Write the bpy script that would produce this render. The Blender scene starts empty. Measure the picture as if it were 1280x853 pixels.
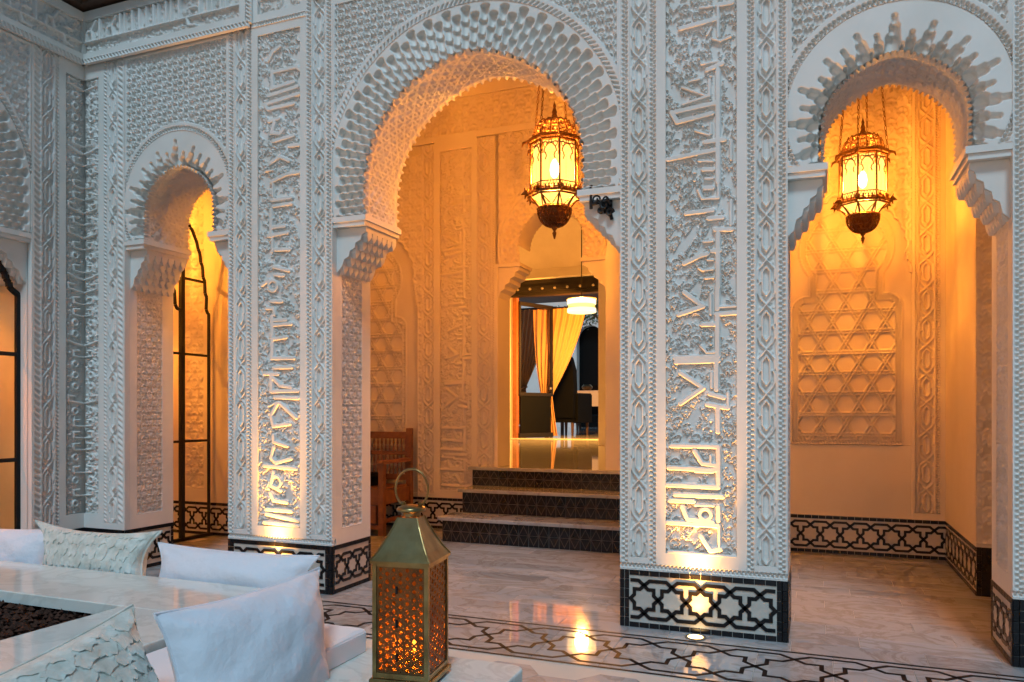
import bpy, math, random
import numpy as np
from mathutils import Vector, Matrix
PI = math.pi
R = math.radians
random.seed(7)
rng = np.random.default_rng(7)
SC = bpy.context.scene
COL = SC.collection

# ------------------------------------------------------------------ camera, sky, sun, exposure
YAW = math.atan(380 / 953)
cd = bpy.data.cameras.new('camera')
cam = bpy.data.objects.new('camera', cd)
COL.objects.link(cam)
cam.location = (0, 0, 1.2)
cam.rotation_euler = (R(90), 0, YAW)
cd.sensor_width = 36
cd.lens = 36 * 953 / 1280
cd.shift_y = (516 - 426.5) / 1280
cd.clip_start = 0.05
cd.clip_end = 500
SC.camera = cam

world = bpy.data.worlds.new('World')
SC.world = world
world.use_nodes = True
wn = world.node_tree
bg = wn.nodes['Background']
sky = wn.nodes.new('ShaderNodeTexSky')
sky.sky_type = 'NISHITA'
sky.sun_disc = False
SUN_EL, SUN_ROT = R(2.0), R(208)
sky.sun_elevation = SUN_EL
sky.sun_rotation = SUN_ROT
sky.altitude = 400
sky.ozone_density = 3.0
sky.dust_density = 0.6
wn.links.new(sky.outputs[0], bg.inputs[0])
bg.inputs[1].default_value = 0.15

sd = bpy.data.lights.new('sun', 'SUN')
sun = bpy.data.objects.new('sun', sd)
COL.objects.link(sun)
sd.energy = 0.95
sd.angle = R(14)
sd.color = (0.58, 0.83, 1.0)
sun.rotation_euler = (R(36), 0, R(16))

SC.view_settings.view_transform = 'Standard'
SC.view_settings.look = 'None'
SC.view_settings.exposure = 1.05
SC.view_settings.gamma = 1.0
SC.render.engine = 'CYCLES'
SC.cycles.use_denoising = True
SC.cycles.max_bounces = 8
SC.cycles.diffuse_bounces = 4
SC.cycles.glossy_bounces = 3
SC.cycles.transmission_bounces = 4
SC.cycles.transparent_max_bounces = 8
SC.cycles.sample_clamp_indirect = 4.0
SC.cycles.caustics_reflective = False
SC.cycles.caustics_refractive = False

# ------------------------------------------------------------------ materials
def mat(name, col, rough=0.6, metal=0.0, noise=None, bump=None, vary=0.0, emit=None, estr=0.0,
        spec=0.5, alpha=None, trans=0.0, sheen=0.0, coat=0.0):
    m = bpy.data.materials.new(name)
    m.use_nodes = True
    nt = m.node_tree
    b = nt.nodes['Principled BSDF']
    b.inputs['Base Color'].default_value = (*col, 1)
    b.inputs['Roughness'].default_value = rough
    b.inputs['Metallic'].default_value = metal
    b.inputs['Specular IOR Level'].default_value = spec
    b.inputs['Transmission Weight'].default_value = trans
    b.inputs['Sheen Weight'].default_value = sheen
    b.inputs['Coat Weight'].default_value = coat
    if emit:
        b.inputs['Emission Color'].default_value = (*emit, 1)
        b.inputs['Emission Strength'].default_value = estr
    if alpha is not None:
        b.inputs['Alpha'].default_value = alpha
    tc = nt.nodes.new('ShaderNodeTexCoord')
    last = None
    if noise:
        sc_, col2, det = noise
        n = nt.nodes.new('ShaderNodeTexNoise')
        n.inputs['Scale'].default_value = sc_
        n.inputs['Detail'].default_value = det
        n.inputs['Roughness'].default_value = 0.6
        nt.links.new(tc.outputs['Object'], n.inputs['Vector'])
        cr = nt.nodes.new('ShaderNodeValToRGB')
        cr.color_ramp.elements[0].position = 0.35
        cr.color_ramp.elements[1].position = 0.65
        cr.color_ramp.elements[0].color = (*col, 1)
        cr.color_ramp.elements[1].color = (*col2, 1)
        nt.links.new(n.outputs['Fac'], cr.inputs['Fac'])
        last = cr.outputs['Color']
    if vary:
        oi = nt.nodes.new('ShaderNodeObjectInfo')
        mr = nt.nodes.new('ShaderNodeMapRange')
        mr.inputs['To Min'].default_value = 1 - vary
        mr.inputs['To Max'].default_value = 1 + vary
        nt.links.new(oi.outputs['Random'], mr.inputs['Value'])
        hv = nt.nodes.new('ShaderNodeHueSaturation')
        nt.links.new(mr.outputs[0], hv.inputs['Value'])
        if last: nt.links.new(last, hv.inputs['Color'])
        else: hv.inputs['Color'].default_value = (*col, 1)
        last = hv.outputs['Color']
    if last: nt.links.new(last, b.inputs['Base Color'])
    if bump:
        sc_, st, dist = bump
        n2 = nt.nodes.new('ShaderNodeTexNoise')
        n2.inputs['Scale'].default_value = sc_
        n2.inputs['Detail'].default_value = 6
        nt.links.new(tc.outputs['Object'], n2.inputs['Vector'])
        bp = nt.nodes.new('ShaderNodeBump')
        bp.inputs['Strength'].default_value = st
        bp.inputs['Distance'].default_value = dist
        nt.links.new(n2.outputs['Fac'], bp.inputs['Height'])
        nt.links.new(bp.outputs[0], b.inputs['Normal'])
    return m

M = {}
M['stucco'] = mat('carved stucco', (0.66, 0.625, 0.57), 0.72, noise=(3.1, (0.77, 0.74, 0.70), 10), bump=(70, 0.25, 0.004))
M['stucco_plain'] = mat('smooth plaster', (0.69, 0.655, 0.60), 0.62, noise=(2.1, (0.77, 0.74, 0.69), 10), bump=(25, 0.15, 0.004))
M['black_tile'] = mat('black glazed tile', (0.008, 0.008, 0.010), 0.22, spec=0.3, noise=(9, (0.016, 0.014, 0.014), 4), bump=(40, 0.1, 0.003), vary=0.3)
M['pale_tile'] = mat('pale glazed tile', (0.50, 0.46, 0.40), 0.25, noise=(12, (0.58, 0.54, 0.48), 4), bump=(50, 0.1, 0.002), vary=0.08)
M['grout'] = mat('pale grout', (0.50, 0.47, 0.42), 0.8, bump=(90, 0.2, 0.002))
M['brown_inlay'] = mat('dark inlay', (0.014, 0.009, 0.008), 0.55, spec=0.05)
M['bronze'] = mat('aged bronze', (0.13, 0.055, 0.02), 0.42, 0.9, noise=(30, (0.22, 0.10, 0.04), 5), bump=(120, 0.3, 0.002))
M['iron'] = mat('black iron', (0.008, 0.007, 0.007), 0.5, 0.0, spec=0.3, bump=(60, 0.2, 0.002))
M['wood'] = mat('carved cedar wood', (0.16, 0.055, 0.018), 0.45, noise=(14, (0.24, 0.09, 0.03), 6), bump=(40, 0.3, 0.003))
M['dark_wood'] = mat('dark eave wood', (0.045, 0.022, 0.012), 0.6, noise=(10, (0.07, 0.035, 0.02), 6), bump=(30, 0.4, 0.005))
M['white_cloth'] = mat('white cotton', (0.70, 0.70, 0.74), 0.9, bump=(5, 0.7, 0.05), sheen=0.15)
M['seat_cloth'] = mat('white seat canvas', (0.72, 0.72, 0.74), 0.8, bump=(350, 0.3, 0.002), sheen=0.2)
M['black_cloth'] = mat('black upholstery', (0.0025, 0.003, 0.003), 0.6, spec=0.1)
M['sage_cloth'] = mat('pale sage petal cloth', (0.46, 0.47, 0.40), 0.7, noise=(16, (0.66, 0.67, 0.60), 3), bump=(60, 0.5, 0.006), sheen=0.5)
M['curtain'] = mat('gold curtain', (0.36, 0.19, 0.07), 0.6, sheen=0.4)
M['tie'] = mat('curtain tie', (0.12, 0.05, 0.02), 0.7)
M['wax'] = mat('candle wax', (0.8, 0.7, 0.5), 0.5)
M['flame'] = mat('candle flame', (1, 0.5, 0.1), 0.5, emit=(1, 0.42, 0.06), estr=26)
M['spot_glow'] = mat('uplight lens', (1, 0.8, 0.5), 0.3, emit=(1, 0.62, 0.22), estr=9)
M['lamp_tinted'] = mat('cream carved plaster', (0.68, 0.56, 0.41), 0.72, noise=(2.3, (0.74, 0.62, 0.47), 8), bump=(70, 0.25, 0.004))  # inner-wall stucco with the warm lamplight mixed into its colour
M['lamp_tinted_plain'] = mat('cream smooth plaster', (0.68, 0.57, 0.42), 0.6, noise=(1.4, (0.74, 0.63, 0.48), 8), bump=(25, 0.15, 0.004))  # smooth plaster, its colour likewise warmed to stand for lamplight
M['riser_line'] = mat('brown riser inlay', (0.07, 0.05, 0.035), 0.3)
M['pierced'] = mat('dark pierced brass', (0.11, 0.055, 0.022), 0.4, 0.9, noise=(14, (0.20, 0.11, 0.04), 5))
M['steel'] = mat('brushed steel', (0.45, 0.42, 0.38), 0.3, 1.0)
M['leaf'] = mat('courtyard leaves', (0.05, 0.09, 0.03), 0.5, vary=0.3)
M['bark'] = mat('tree bark', (0.09, 0.06, 0.04), 0.8)
M['gravel'] = mat('dark lava gravel', (0.03, 0.013, 0.008), 0.85, noise=(22, (0.085, 0.034, 0.02), 5), spec=0.2, bump=(50, 0.6, 0.01))
M['gravel_base'] = mat('dark soil', (0.02, 0.012, 0.009), 0.9, noise=(30, (0.05, 0.025, 0.016), 5), bump=(40, 0.8, 0.02))
M['candle_shade'] = mat('lit lamp shade', (0.9, 0.7, 0.4), 0.6, emit=(1, 0.60, 0.20), estr=1.1)
M['shade_band'] = mat('bright shade band', (0.9, 0.8, 0.6), 0.6, emit=(1, 0.74, 0.36), estr=2.3)

def brass_mat():
    m = mat('aged brass', (0.40, 0.30, 0.14), 0.28, 1.0, bump=(16, 0.35, 0.004))
    nt = m.node_tree; b = nt.nodes['Principled BSDF']
    tc = nt.nodes.new('ShaderNodeTexCoord'); n = nt.nodes.new('ShaderNodeTexNoise')
    n.inputs['Scale'].default_value = 11; n.inputs['Detail'].default_value = 7
    nt.links.new(tc.outputs['Object'], n.inputs['Vector'])
    cr = nt.nodes.new('ShaderNodeValToRGB')
    cr.color_ramp.elements[0].position = 0.3; cr.color_ramp.elements[1].position = 0.7
    cr.color_ramp.elements[0].color = (0.17, 0.10, 0.035, 1); cr.color_ramp.elements[1].color = (0.42, 0.29, 0.12, 1)
    nt.links.new(n.outputs['Fac'], cr.inputs['Fac']); nt.links.new(cr.outputs[0], b.inputs['Base Color'])
    mr = nt.nodes.new('ShaderNodeMapRange')
    mr.inputs['To Min'].default_value = 0.42; mr.inputs['To Max'].default_value = 0.22
    nt.links.new(n.outputs['Fac'], mr.inputs['Value']); nt.links.new(mr.outputs[0], b.inputs['Roughness'])
    return m
M['brass'] = brass_mat()

def marble_mat(name, base, vein, rough, vary):
    m = mat(name, base, rough, vary=0)
    nt = m.node_tree; b = nt.nodes['Principled BSDF']
    tc = nt.nodes.new('ShaderNodeTexCoord'); oi = nt.nodes.new('ShaderNodeObjectInfo')
    off = nt.nodes.new('ShaderNodeVectorMath'); off.operation = 'SCALE'
    cx = nt.nodes.new('ShaderNodeCombineXYZ')
    for k in range(3): nt.links.new(oi.outputs['Random'], cx.inputs[k])
    nt.links.new(cx.outputs[0], off.inputs[0]); off.inputs['Scale'].default_value = 37.0
    ad = nt.nodes.new('ShaderNodeVectorMath'); ad.operation = 'ADD'
    nt.links.new(tc.outputs['Object'], ad.inputs[0]); nt.links.new(off.outputs[0], ad.inputs[1])
    mp = nt.nodes.new('ShaderNodeMapping')
    mp.inputs['Scale'].default_value = (0.9, 1.3, 1.0); mp.inputs['Rotation'].default_value = (0, 0, 0.12)
    nt.links.new(ad.outputs[0], mp.inputs[0])
    n1 = nt.nodes.new('ShaderNodeTexNoise'); n1.inputs['Scale'].default_value = 2.2
    n1.inputs['Detail'].default_value = 9; n1.inputs['Roughness'].default_value = 0.62; n1.inputs['Distortion'].default_value = 1.6
    nt.links.new(mp.outputs[0], n1.inputs['Vector'])
    cr = nt.nodes.new('ShaderNodeValToRGB')
    e = cr.color_ramp.elements
    e[0].position = 0.0; e[0].color = (*base, 1)
    e[1].position = 1.0; e[1].color = (*[c * 0.86 for c in base], 1)
    for p, c in ((0.44, base), (0.5, vein), (0.55, [c * 1.05 for c in base])):
        q = e.new(p); q.color = (*c, 1)
    nt.links.new(n1.outputs['Fac'], cr.inputs['Fac'])
    mr = nt.nodes.new('ShaderNodeMapRange')
    mr.inputs['To Min'].default_value = 1 - vary; mr.inputs['To Max'].default_value = 1 + vary
    nt.links.new(oi.outputs['Random'], mr.inputs['Value'])
    hv = nt.nodes.new('ShaderNodeHueSaturation')
    nt.links.new(cr.outputs[0], hv.inputs['Color']); nt.links.new(mr.outputs[0], hv.inputs['Value'])
    nt.links.new(hv.outputs[0], b.inputs['Base Color'])
    n3 = nt.nodes.new('ShaderNodeTexNoise'); n3.inputs['Scale'].default_value = 6; n3.inputs['Detail'].default_value = 5
    nt.links.new(ad.outputs[0], n3.inputs['Vector'])
    m3 = nt.nodes.new('ShaderNodeMapRange'); m3.inputs['To Min'].default_value = rough * 0.7; m3.inputs['To Max'].default_value = rough * 1.5
    nt.links.new(n3.outputs['Fac'], m3.inputs['Value']); nt.links.new(m3.outputs[0], b.inputs['Roughness'])
    return m
M['marble'] = marble_mat('polished grey marble', (0.36, 0.37, 0.375), (0.285, 0.27, 0.255), 0.036, 0.12)
M['white_marble'] = marble_mat('white table marble', (0.62, 0.66, 0.62), (0.55, 0.58, 0.54), 0.08, 0.02)

def pane_mat(name, col, estr, fac):
    m = bpy.data.materials.new(name); m.use_nodes = True
    nt = m.node_tree; nt.nodes.clear()
    out = nt.nodes.new('ShaderNodeOutputMaterial'); mix = nt.nodes.new('ShaderNodeMixShader')
    em = nt.nodes.new('ShaderNodeEmission'); tr = nt.nodes.new('ShaderNodeBsdfTransparent')
    em.inputs[0].default_value = (*col, 1); em.inputs[1].default_value = estr
    tr.inputs[0].default_value = (1, 0.8, 0.5, 1)
    mix.inputs[0].default_value = fac
    nt.links.new(tr.outputs[0], mix.inputs[1]); nt.links.new(em.outputs[0], mix.inputs[2])
    nt.links.new(mix.outputs[0], out.inputs[0])
    return m
M['lit_glass'] = pane_mat('glowing amber glass', (1.0, 0.50, 0.10), 1.9, 0.6)
M['shade_band'] = pane_mat('lit pale lamp shade', (1.0, 0.66, 0.28), 2.6, 0.55)
M['candle_shade'] = pane_mat('lit amber lamp shade', (1.0, 0.5, 0.14), 1.2, 0.55)
def clear_glass():
    m = bpy.data.materials.new('clear window glass'); m.use_nodes = True
    nt = m.node_tree; nt.nodes.clear()
    out = nt.nodes.new('ShaderNodeOutputMaterial'); mix = nt.nodes.new('ShaderNodeMixShader')
    gl = nt.nodes.new('ShaderNodeBsdfGlossy'); tr = nt.nodes.new('ShaderNodeBsdfTransparent')
    gl.inputs['Roughness'].default_value = 0.02
    fr = nt.nodes.new('ShaderNodeFresnel'); fr.inputs[0].default_value = 1.45
    ml = nt.nodes.new('ShaderNodeMath'); ml.operation = 'MULTIPLY'; ml.inputs[1].default_value = .35
    nt.links.new(fr.outputs[0], ml.inputs[0]); nt.links.new(ml.outputs[0], mix.inputs[0]); nt.links.new(tr.outputs[0], mix.inputs[1]); nt.links.new(gl.outputs[0], mix.inputs[2])
    nt.links.new(mix.outputs[0], out.inputs[0])
    return m
M['glass'] = clear_glass()
M['lamp_tinted_glass'] = clear_glass()
M['lamp_tinted_glass'].name = 'lamplight tinted window glass'
for n_ in M['lamp_tinted_glass'].node_tree.nodes:
    if n_.type == 'BSDF_TRANSPARENT': n_.inputs[0].default_value = (1, .72, .42, 1)  # tint puts warm lamplight into the glass, over the wall behind

# ------------------------------------------------------------------ object helpers
def link(o, parent=None, loc=(0, 0, 0), rz=0.0):
    COL.objects.link(o)
    o.location = loc
    o.rotation_euler = (0, 0, rz)
    if parent is not None: o.parent = parent
    return o
def tag(o, label, cat, group=None):
    o['label'] = label; o['category'] = cat
    if group: o['group'] = group
    return o
def thing(name, label, cat, loc=(0, 0, 0), rz=0.0, group=None):
    o = bpy.data.objects.new(name, None); o.empty_display_size = 0.1
    link(o, None, loc, rz)
    return tag(o, label, cat, group)
def structure(o): o['kind'] = 'structure'; return o
def mesh_of(name, V, F, m, smooth=False):
    me = bpy.data.meshes.new(name)
    me.from_pydata([tuple(v) for v in V], [], [tuple(f) for f in F])
    if isinstance(m, str): m = M[m]
    me.materials.append(m)
    if smooth: me.shade_smooth()
    return me
def part(name, me, parent=None, loc=(0, 0, 0), rz=0.0):
    return link(bpy.data.objects.new(name, me), parent, loc, rz)

class MB:
    def __init__(s): s.V = []; s.F = []
    def add(s, V, F):
        n = len(s.V); s.V += [tuple(v) for v in V]; s.F += [tuple(i + n for i in f) for f in F]; return s
    def box(s, x0, x1, y0, y1, z0, z1):
        return s.add([(x0, y0, z0), (x1, y0, z0), (x1, y1, z0), (x0, y1, z0), (x0, y0, z1), (x1, y0, z1), (x1, y1, z1), (x0, y1, z1)],
                     [(0, 3, 2, 1), (4, 5, 6, 7), (0, 1, 5, 4), (1, 2, 6, 5), (2, 3, 7, 6), (3, 0, 4, 7)])
    def bbox(s, x0, x1, y0, y1, z0, z1, c=0.003):
        # box with every edge of the +z top and four sides chamfered
        V = []; 
        for z, k in ((z0, 0), (z1 - c, 0), (z1, c)):
            V += [(x0 + k, y0 + k, z), (x1 - k, y0 + k, z), (x1 - k, y1 - k, z), (x0 + k, y1 - k, z)]
        F = [(0, 3, 2, 1), (8, 9, 10, 11)]
        for a in (0, 4):
            for i in range(4): j = (i + 1) % 4; F.append((a + i, a + j, a + 4 + j, a + 4 + i))
        return s.add(V, F)
    def tube(s, pts, r, n=8, closed=False):
        pts = [Vector(p) for p in pts]; k = len(pts); V = []; F = []
        rr = r if hasattr(r, '__len__') else [r] * k
        up = None
        for i, p in enumerate(pts):
            if closed: d = pts[(i + 1) % k] - pts[i - 1]
            else: d = pts[min(i + 1, k - 1)] - pts[max(i - 1, 0)]
            d.normalize()
            if up is None:
                up = Vector((0, 0, 1)) if abs(d.z) < 0.9 else Vector((1, 0, 0))
            u = up - d * up.dot(d); u.normalize(); w = d.cross(u); up = u
            for j in range(n):
                a = 2 * PI * j / n
                V.append(p + u * (math.cos(a) * rr[i]) + w * (math.sin(a) * rr[i]))
        for i in range(k if closed else k - 1):
            for j in range(n):
                a = i * n; b = ((i + 1) % k) * n
                F.append((a + j, a + (j + 1) % n, b + (j + 1) % n, b + j))
        if not closed:
            F.append(tuple(range(n))[::-1]); F.append(tuple((k - 1) * n + j for j in range(n)))
        return s.add(V, F)
    def lathe(s, prof, n=24, c=(0, 0), cap=True, ph=0.0):
        V = []; F = []
        for r, z in prof:
            for j in range(n):
                a = 2 * PI * j / n + ph
                V.append((c[0] + r * math.cos(a), c[1] + r * math.sin(a), z))
        for i in range(len(prof) - 1):
            for j in range(n):
                F.append((i * n + j, i * n + (j + 1) % n, (i + 1) * n + (j + 1) % n, (i + 1) * n + j))
        if cap:
            F.append(tuple(range(n))[::-1]); F.append(tuple((len(prof) - 1) * n + j for j in range(n)))
        return s.add(V, F)
    def extrude_xz(s, poly, y0, y1):
        n = len(poly)
        V = [(x, y0, z) for x, z in poly] + [(x, y1, z) for x, z in poly]
        F = [tuple(range(n)), tuple(range(2 * n - 1, n - 1, -1))]
        for i in range(n): j = (i + 1) % n; F.append((i, i + n, j + n, j))
        return s.add(V, F)
    def strap(s, pts, w, closed=False, plane='xz', lo=0.0, hi=0.002):
        """flat ribbon of width w along a polyline, mitred, with thickness, lying in the wall plane or on the floor"""
        P = [np.array(p, float) for p in pts]; k = len(P); Lf = []; Rt = []
        for i in range(k):
            a = P[i - 1] if (closed or i > 0) else None
            b = P[(i + 1) % k] if (closed or i < k - 1) else None
            if a is None: d1 = d2 = b - P[i]
            elif b is None: d1 = d2 = P[i] - a
            else: d1 = P[i] - a; d2 = b - P[i]
            d1 = d1 / (np.linalg.norm(d1) + 1e-9); d2 = d2 / (np.linalg.norm(d2) + 1e-9)
            n1 = np.array([-d1[1], d1[0]]); n2 = np.array([-d2[1], d2[0]])
            n = n1 + n2; n /= (np.linalg.norm(n) + 1e-9)
            mlen = w / 2 / max(0.35, n.dot(n1))
            Lf.append(P[i] + n * mlen); Rt.append(P[i] - n * mlen)
        def tf(p, h): return (p[0], -h, p[1]) if plane == 'xz' else (p[0], p[1], h)
        V = []
        for l, r in zip(Lf, Rt): V += [tf(l, hi), tf(r, hi), tf(r, lo), tf(l, lo)]
        F = []
        for i in range(k if closed else k - 1):
            a = 4 * i; b = 4 * ((i + 1) % k)
            for q in range(4): F.append((a + q, a + (q + 1) % 4, b + (q + 1) % 4, b + q))
        return s.add(V, F)
    def mesh(s, name, m, smooth=False): return mesh_of(name, s.V, s.F, m, smooth)

def grid_mesh(name, P, m, mask=None, smooth=True, skirt=None):
    """P: (ny,nx,3) array of points -> mesh; mask (ny-1,nx-1) keeps cells; skirt: vector added to make a closed rim"""
    ny, nx = P.shape[:2]
    V = P.reshape(-1, 3)
    idx = np.arange(ny * nx).reshape(ny, nx)
    q = np.stack([idx[:-1, :-1], idx[:-1, 1:], idx[1:, 1:], idx[1:, :-1]], -1)
    q = q[mask] if mask is not None else q.reshape(-1, 4)
    if skirt is not None:
        e = np.concatenate([q[:, [0, 1]], q[:, [1, 2]], q[:, [2, 3]], q[:, [3, 0]]])
        key = np.sort(e, 1).astype(np.int64); code = key[:, 0] * (ny * nx) + key[:, 1]
        u, inv, cnt = np.unique(code, return_inverse=True, return_counts=True)
        be = e[cnt[inv] == 1]
        vs = np.unique(be); mp = np.full(ny * nx, -1); mp[vs] = np.arange(len(vs)) + ny * nx
        SV = V[vs] + 0.0
        SV[:, 1] = skirt
        V = np.concatenate([V, SV])
        sq = np.stack([be[:, 1], be[:, 0], mp[be[:, 0]], mp[be[:, 1]]], 1)
        q = np.concatenate([q, sq])
    used = np.zeros(len(V), bool); used[q.ravel()] = True
    rm = np.cumsum(used) - 1
    V = V[used]; q = rm[q]
    me = bpy.data.meshes.new(name)
    me.vertices.add(len(V)); me.vertices.foreach_set('co', V.astype(np.float32).ravel())
    me.loops.add(len(q) * 4); me.loops.foreach_set('vertex_index', q.astype(np.int32).ravel())
    me.polygons.add(len(q)); me.polygons.foreach_set('loop_start', np.arange(0, len(q) * 4, 4, dtype=np.int32))
    me.polygons.foreach_set('use_smooth', np.full(len(q), smooth))
    me.update(calc_edges=True)
    me.materials.append(M[m] if isinstance(m, str) else m)
    return me

# ------------------------------------------------------------------ carved height fields
class Canvas:
    """height image: 0 = cut ground, 1 = finished surface"""
    def __init__(s, w, h, res=0.005):
        s.w, s.h = w, h
        s.nx = max(2, int(round(w / res)) + 1); s.ny = max(2, int(round(h / res)) + 1)
        s.x = np.linspace(0, w, s.nx); s.y = np.linspace(0, h, s.ny)
        s.Z = np.zeros((s.ny, s.nx)); s.dx = s.x[1]; s.dy = s.y[1]
    def win(s, x0, x1, y0, y1):
        i0 = max(0, int(x0 / s.dx)); i1 = min(s.nx, int(x1 / s.dx) + 2)
        j0 = max(0, int(y0 / s.dy)); j1 = min(s.ny, int(y1 / s.dy) + 2)
        return i0, i1, j0, j1
    def put(s, i0, i1, j0, j1, h, mode='max'):
        if mode == 'max': np.maximum(s.Z[j0:j1, i0:i1], h, out=s.Z[j0:j1, i0:i1])
        else: np.minimum(s.Z[j0:j1, i0:i1], 1 - h, out=s.Z[j0:j1, i0:i1])
    def stroke(s, pts, w, h=1.0, bev=0.004, mode='max', closed=False):
        pts = list(pts)
        if closed: pts = pts + [pts[0]]
        for (ax, ay), (bx, by) in zip(pts[:-1], pts[1:]):
            i0, i1, j0, j1 = s.win(min(ax, bx) - w, max(ax, bx) + w, min(ay, by) - w, max(ay, by) + w)
            if i1 <= i0 or j1 <= j0: continue
            X = s.x[None, i0:i1] - ax; Y = s.y[j0:j1, None] - ay
            dx, dy = bx - ax, by - ay; L = dx * dx + dy * dy + 1e-12
            t = np.clip((X * dx + Y * dy) / L, 0, 1)
            d = np.hypot(X - t * dx, Y - t * dy)
            s.put(i0, i1, j0, j1, h * np.clip((w / 2 - d) / bev + 0.5, 0, 1), mode)
        return s
    def disc(s, cx, cy, r, h=1.0, bev=0.004, mode='max'):
        i0, i1, j0, j1 = s.win(cx - r * 1.3, cx + r * 1.3, cy - r * 1.3, cy + r * 1.3)
        if i1 <= i0 or j1 <= j0: return s
        d = np.hypot(s.x[None, i0:i1] - cx, s.y[j0:j1, None] - cy)
        s.put(i0, i1, j0, j1, h * np.clip((r - d) / bev + 0.5, 0, 1), mode)
        return s
    def leaf(s, cx, cy, a, L, w, h=1.0, mode='max'):
        i0, i1, j0, j1 = s.win(cx - L, cx + L, cy - L, cy + L)
        if i1 <= i0 or j1 <= j0: return s
        X = s.x[None, i0:i1] - cx; Y = s.y[j0:j1, None] - cy
        u = (X * math.cos(a) + Y * math.sin(a)) / L; v = (-X * math.sin(a) + Y * math.cos(a)) / w
        ww = np.clip(4 * u * (1 - u), 0, 1) ** 0.7 * 0.5
        s.put(i0, i1, j0, j1, h * np.clip((ww - np.abs(v)) * 3.0, 0, 1) * (0.75 + 0.5 * np.abs(v)), mode)
        return s
    def rect(s, x0, x1, y0, y1, h=1.0):
        m = ((s.x >= x0) & (s.x <= x1))[None, :] & ((s.y >= y0) & (s.y <= y1))[:, None]
        s.Z[m] = h; return s
    def spiral(s, cx, cy, r, w, turn=1, a0=0.0, h=1.0):
        n = 12; pts = []
        for k in range(n + 1):
            t = k / n; a = a0 + turn * t * 4.4; q = r * (1 - 0.72 * t)
            pts.append((cx + q * math.cos(a), cy + q * math.sin(a)))
        return s.stroke(pts, w, h)
    def ring(s, cx, cy, r, w, h=1.0):
        return s.stroke([(cx + r * math.cos(2 * PI * k / 14), cy + r * math.sin(2 * PI * k / 14)) for k in range(14)], w, h, closed=True)
    def mesh(s, name, depth, m='stucco', mask=None, skirt=True, x0=0.0, z0=0.0, y0=0.0):
        P = np.zeros((s.ny, s.nx, 3))
        P[:, :, 0] = s.x[None, :] + x0; P[:, :, 2] = s.y[:, None] + z0
        P[:, :, 1] = y0 + depth * (1 - s.Z)
        return grid_mesh(name, P, m, mask, True, y0 + depth + 0.012 if skirt else None)

def tile_sample(T, tw, th, X, Y):
    ny, nx = T.shape
    i = (np.floor((X / tw % 1.0) * nx)).astype(int) % nx
    j = (np.floor((Y / th % 1.0) * ny)).astype(int) % ny
    return T[j, i]

def arabesque_tile(sz=0.17, res=0.0035, w=0.0065, seed=1, dense=1.0):
    """periodic tile of mirrored scrolls and leaves"""
    rd = random.Random(seed)
    c = Canvas(sz * 3, sz * 3, res)
    el = []
    for mx in (1, -1):
        for bx, by in ((0.0, 0.0), (0.5, 0.5)):
            cx = (bx + 0.0) * sz; cy = by * sz
            el.append(('sp', cx + mx * 0.13 * sz, cy + 0.12 * sz, 0.13 * sz, mx, PI / 2 + mx * 1.4))
            el.append(('sp', cx + mx * 0.14 * sz, cy - 0.16 * sz, 0.11 * sz, -mx, -PI / 2 - mx * 1.2))
            for k in range(5):
                a = (0.35 + 0.62 * k) * mx + PI / 2
                el.append(('lf', cx + mx * 0.02 * sz, cy + 0.02 * sz, a, (0.22 + 0.04 * (k % 2)) * sz, 0.075 * sz))
            el.append(('lf', cx, cy + 0.25 * sz, PI / 2, 0.17 * sz, 0.11 * sz))
            el.append(('st', [(cx, cy - 0.25 * sz), (cx + mx * 0.08 * sz, cy - 0.05 * sz), (cx + mx * 0.24 * sz, cy + 0.02 * sz), (cx + mx * 0.25 * sz, cy + 0.25 * sz)]))
            el.append(('st', [(cx + mx * 0.25 * sz, cy + 0.25 * sz), (cx + mx * 0.14 * sz, cy + 0.36 * sz), (cx, cy + 0.42 * sz)]))
    for ox in range(3):
        for oy in range(3):
            dx, dy = ox * sz, oy * sz
            for e in el:
                if e[0] == 'sp': c.spiral(e[1] + dx, e[2] + dy, e[3], w, e[4], e[5])
                elif e[0] == 'lf': c.leaf(e[1] + dx, e[2] + dy, e[3], e[4], e[5], 0.85)
                else: c.stroke([(a + dx, b + dy) for a, b in e[1]], w)
    n = int(round(sz / c.dx))
    return c.Z[n:2 * n, n:2 * n], sz

TILE_A, TA = arabesque_tile(0.17, 0.0035)
TILE_B, TB = arabesque_tile(0.100, 0.0025, 0.0060)

def rope_h(u, v, w):
    """u across 0..w, v along; two rows of slanted staggered holes between narrow fillets"""
    q = w * 0.62
    h = np.ones(np.broadcast(u, v).shape)
    for cx, off, sl in ((0.33, 0.0, 0.55), (0.67, 0.5, -0.55)):
        vv = ((v / q + off) % 1.0 - 0.5) * q
        uu = u - cx * w
        d = np.hypot((uu + sl * vv) / (0.19 * w), (vv - sl * uu) / (0.27 * q + 0.08 * w))
        h = np.minimum(h, np.clip((d - 1) * 1.6 + 0.35, 0, 1))
    return h
def twist_h(u, v, w):
    q = w * 0.8
    ph = (v / q + u / w * 0.9) % 1.0
    h = np.clip(np.abs(ph - 0.5) * 5 - 0.55, 0, 1)
    e = np.minimum(u, w - u) / w
    return np.where(e < 0.12, 1.0, h)

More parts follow.
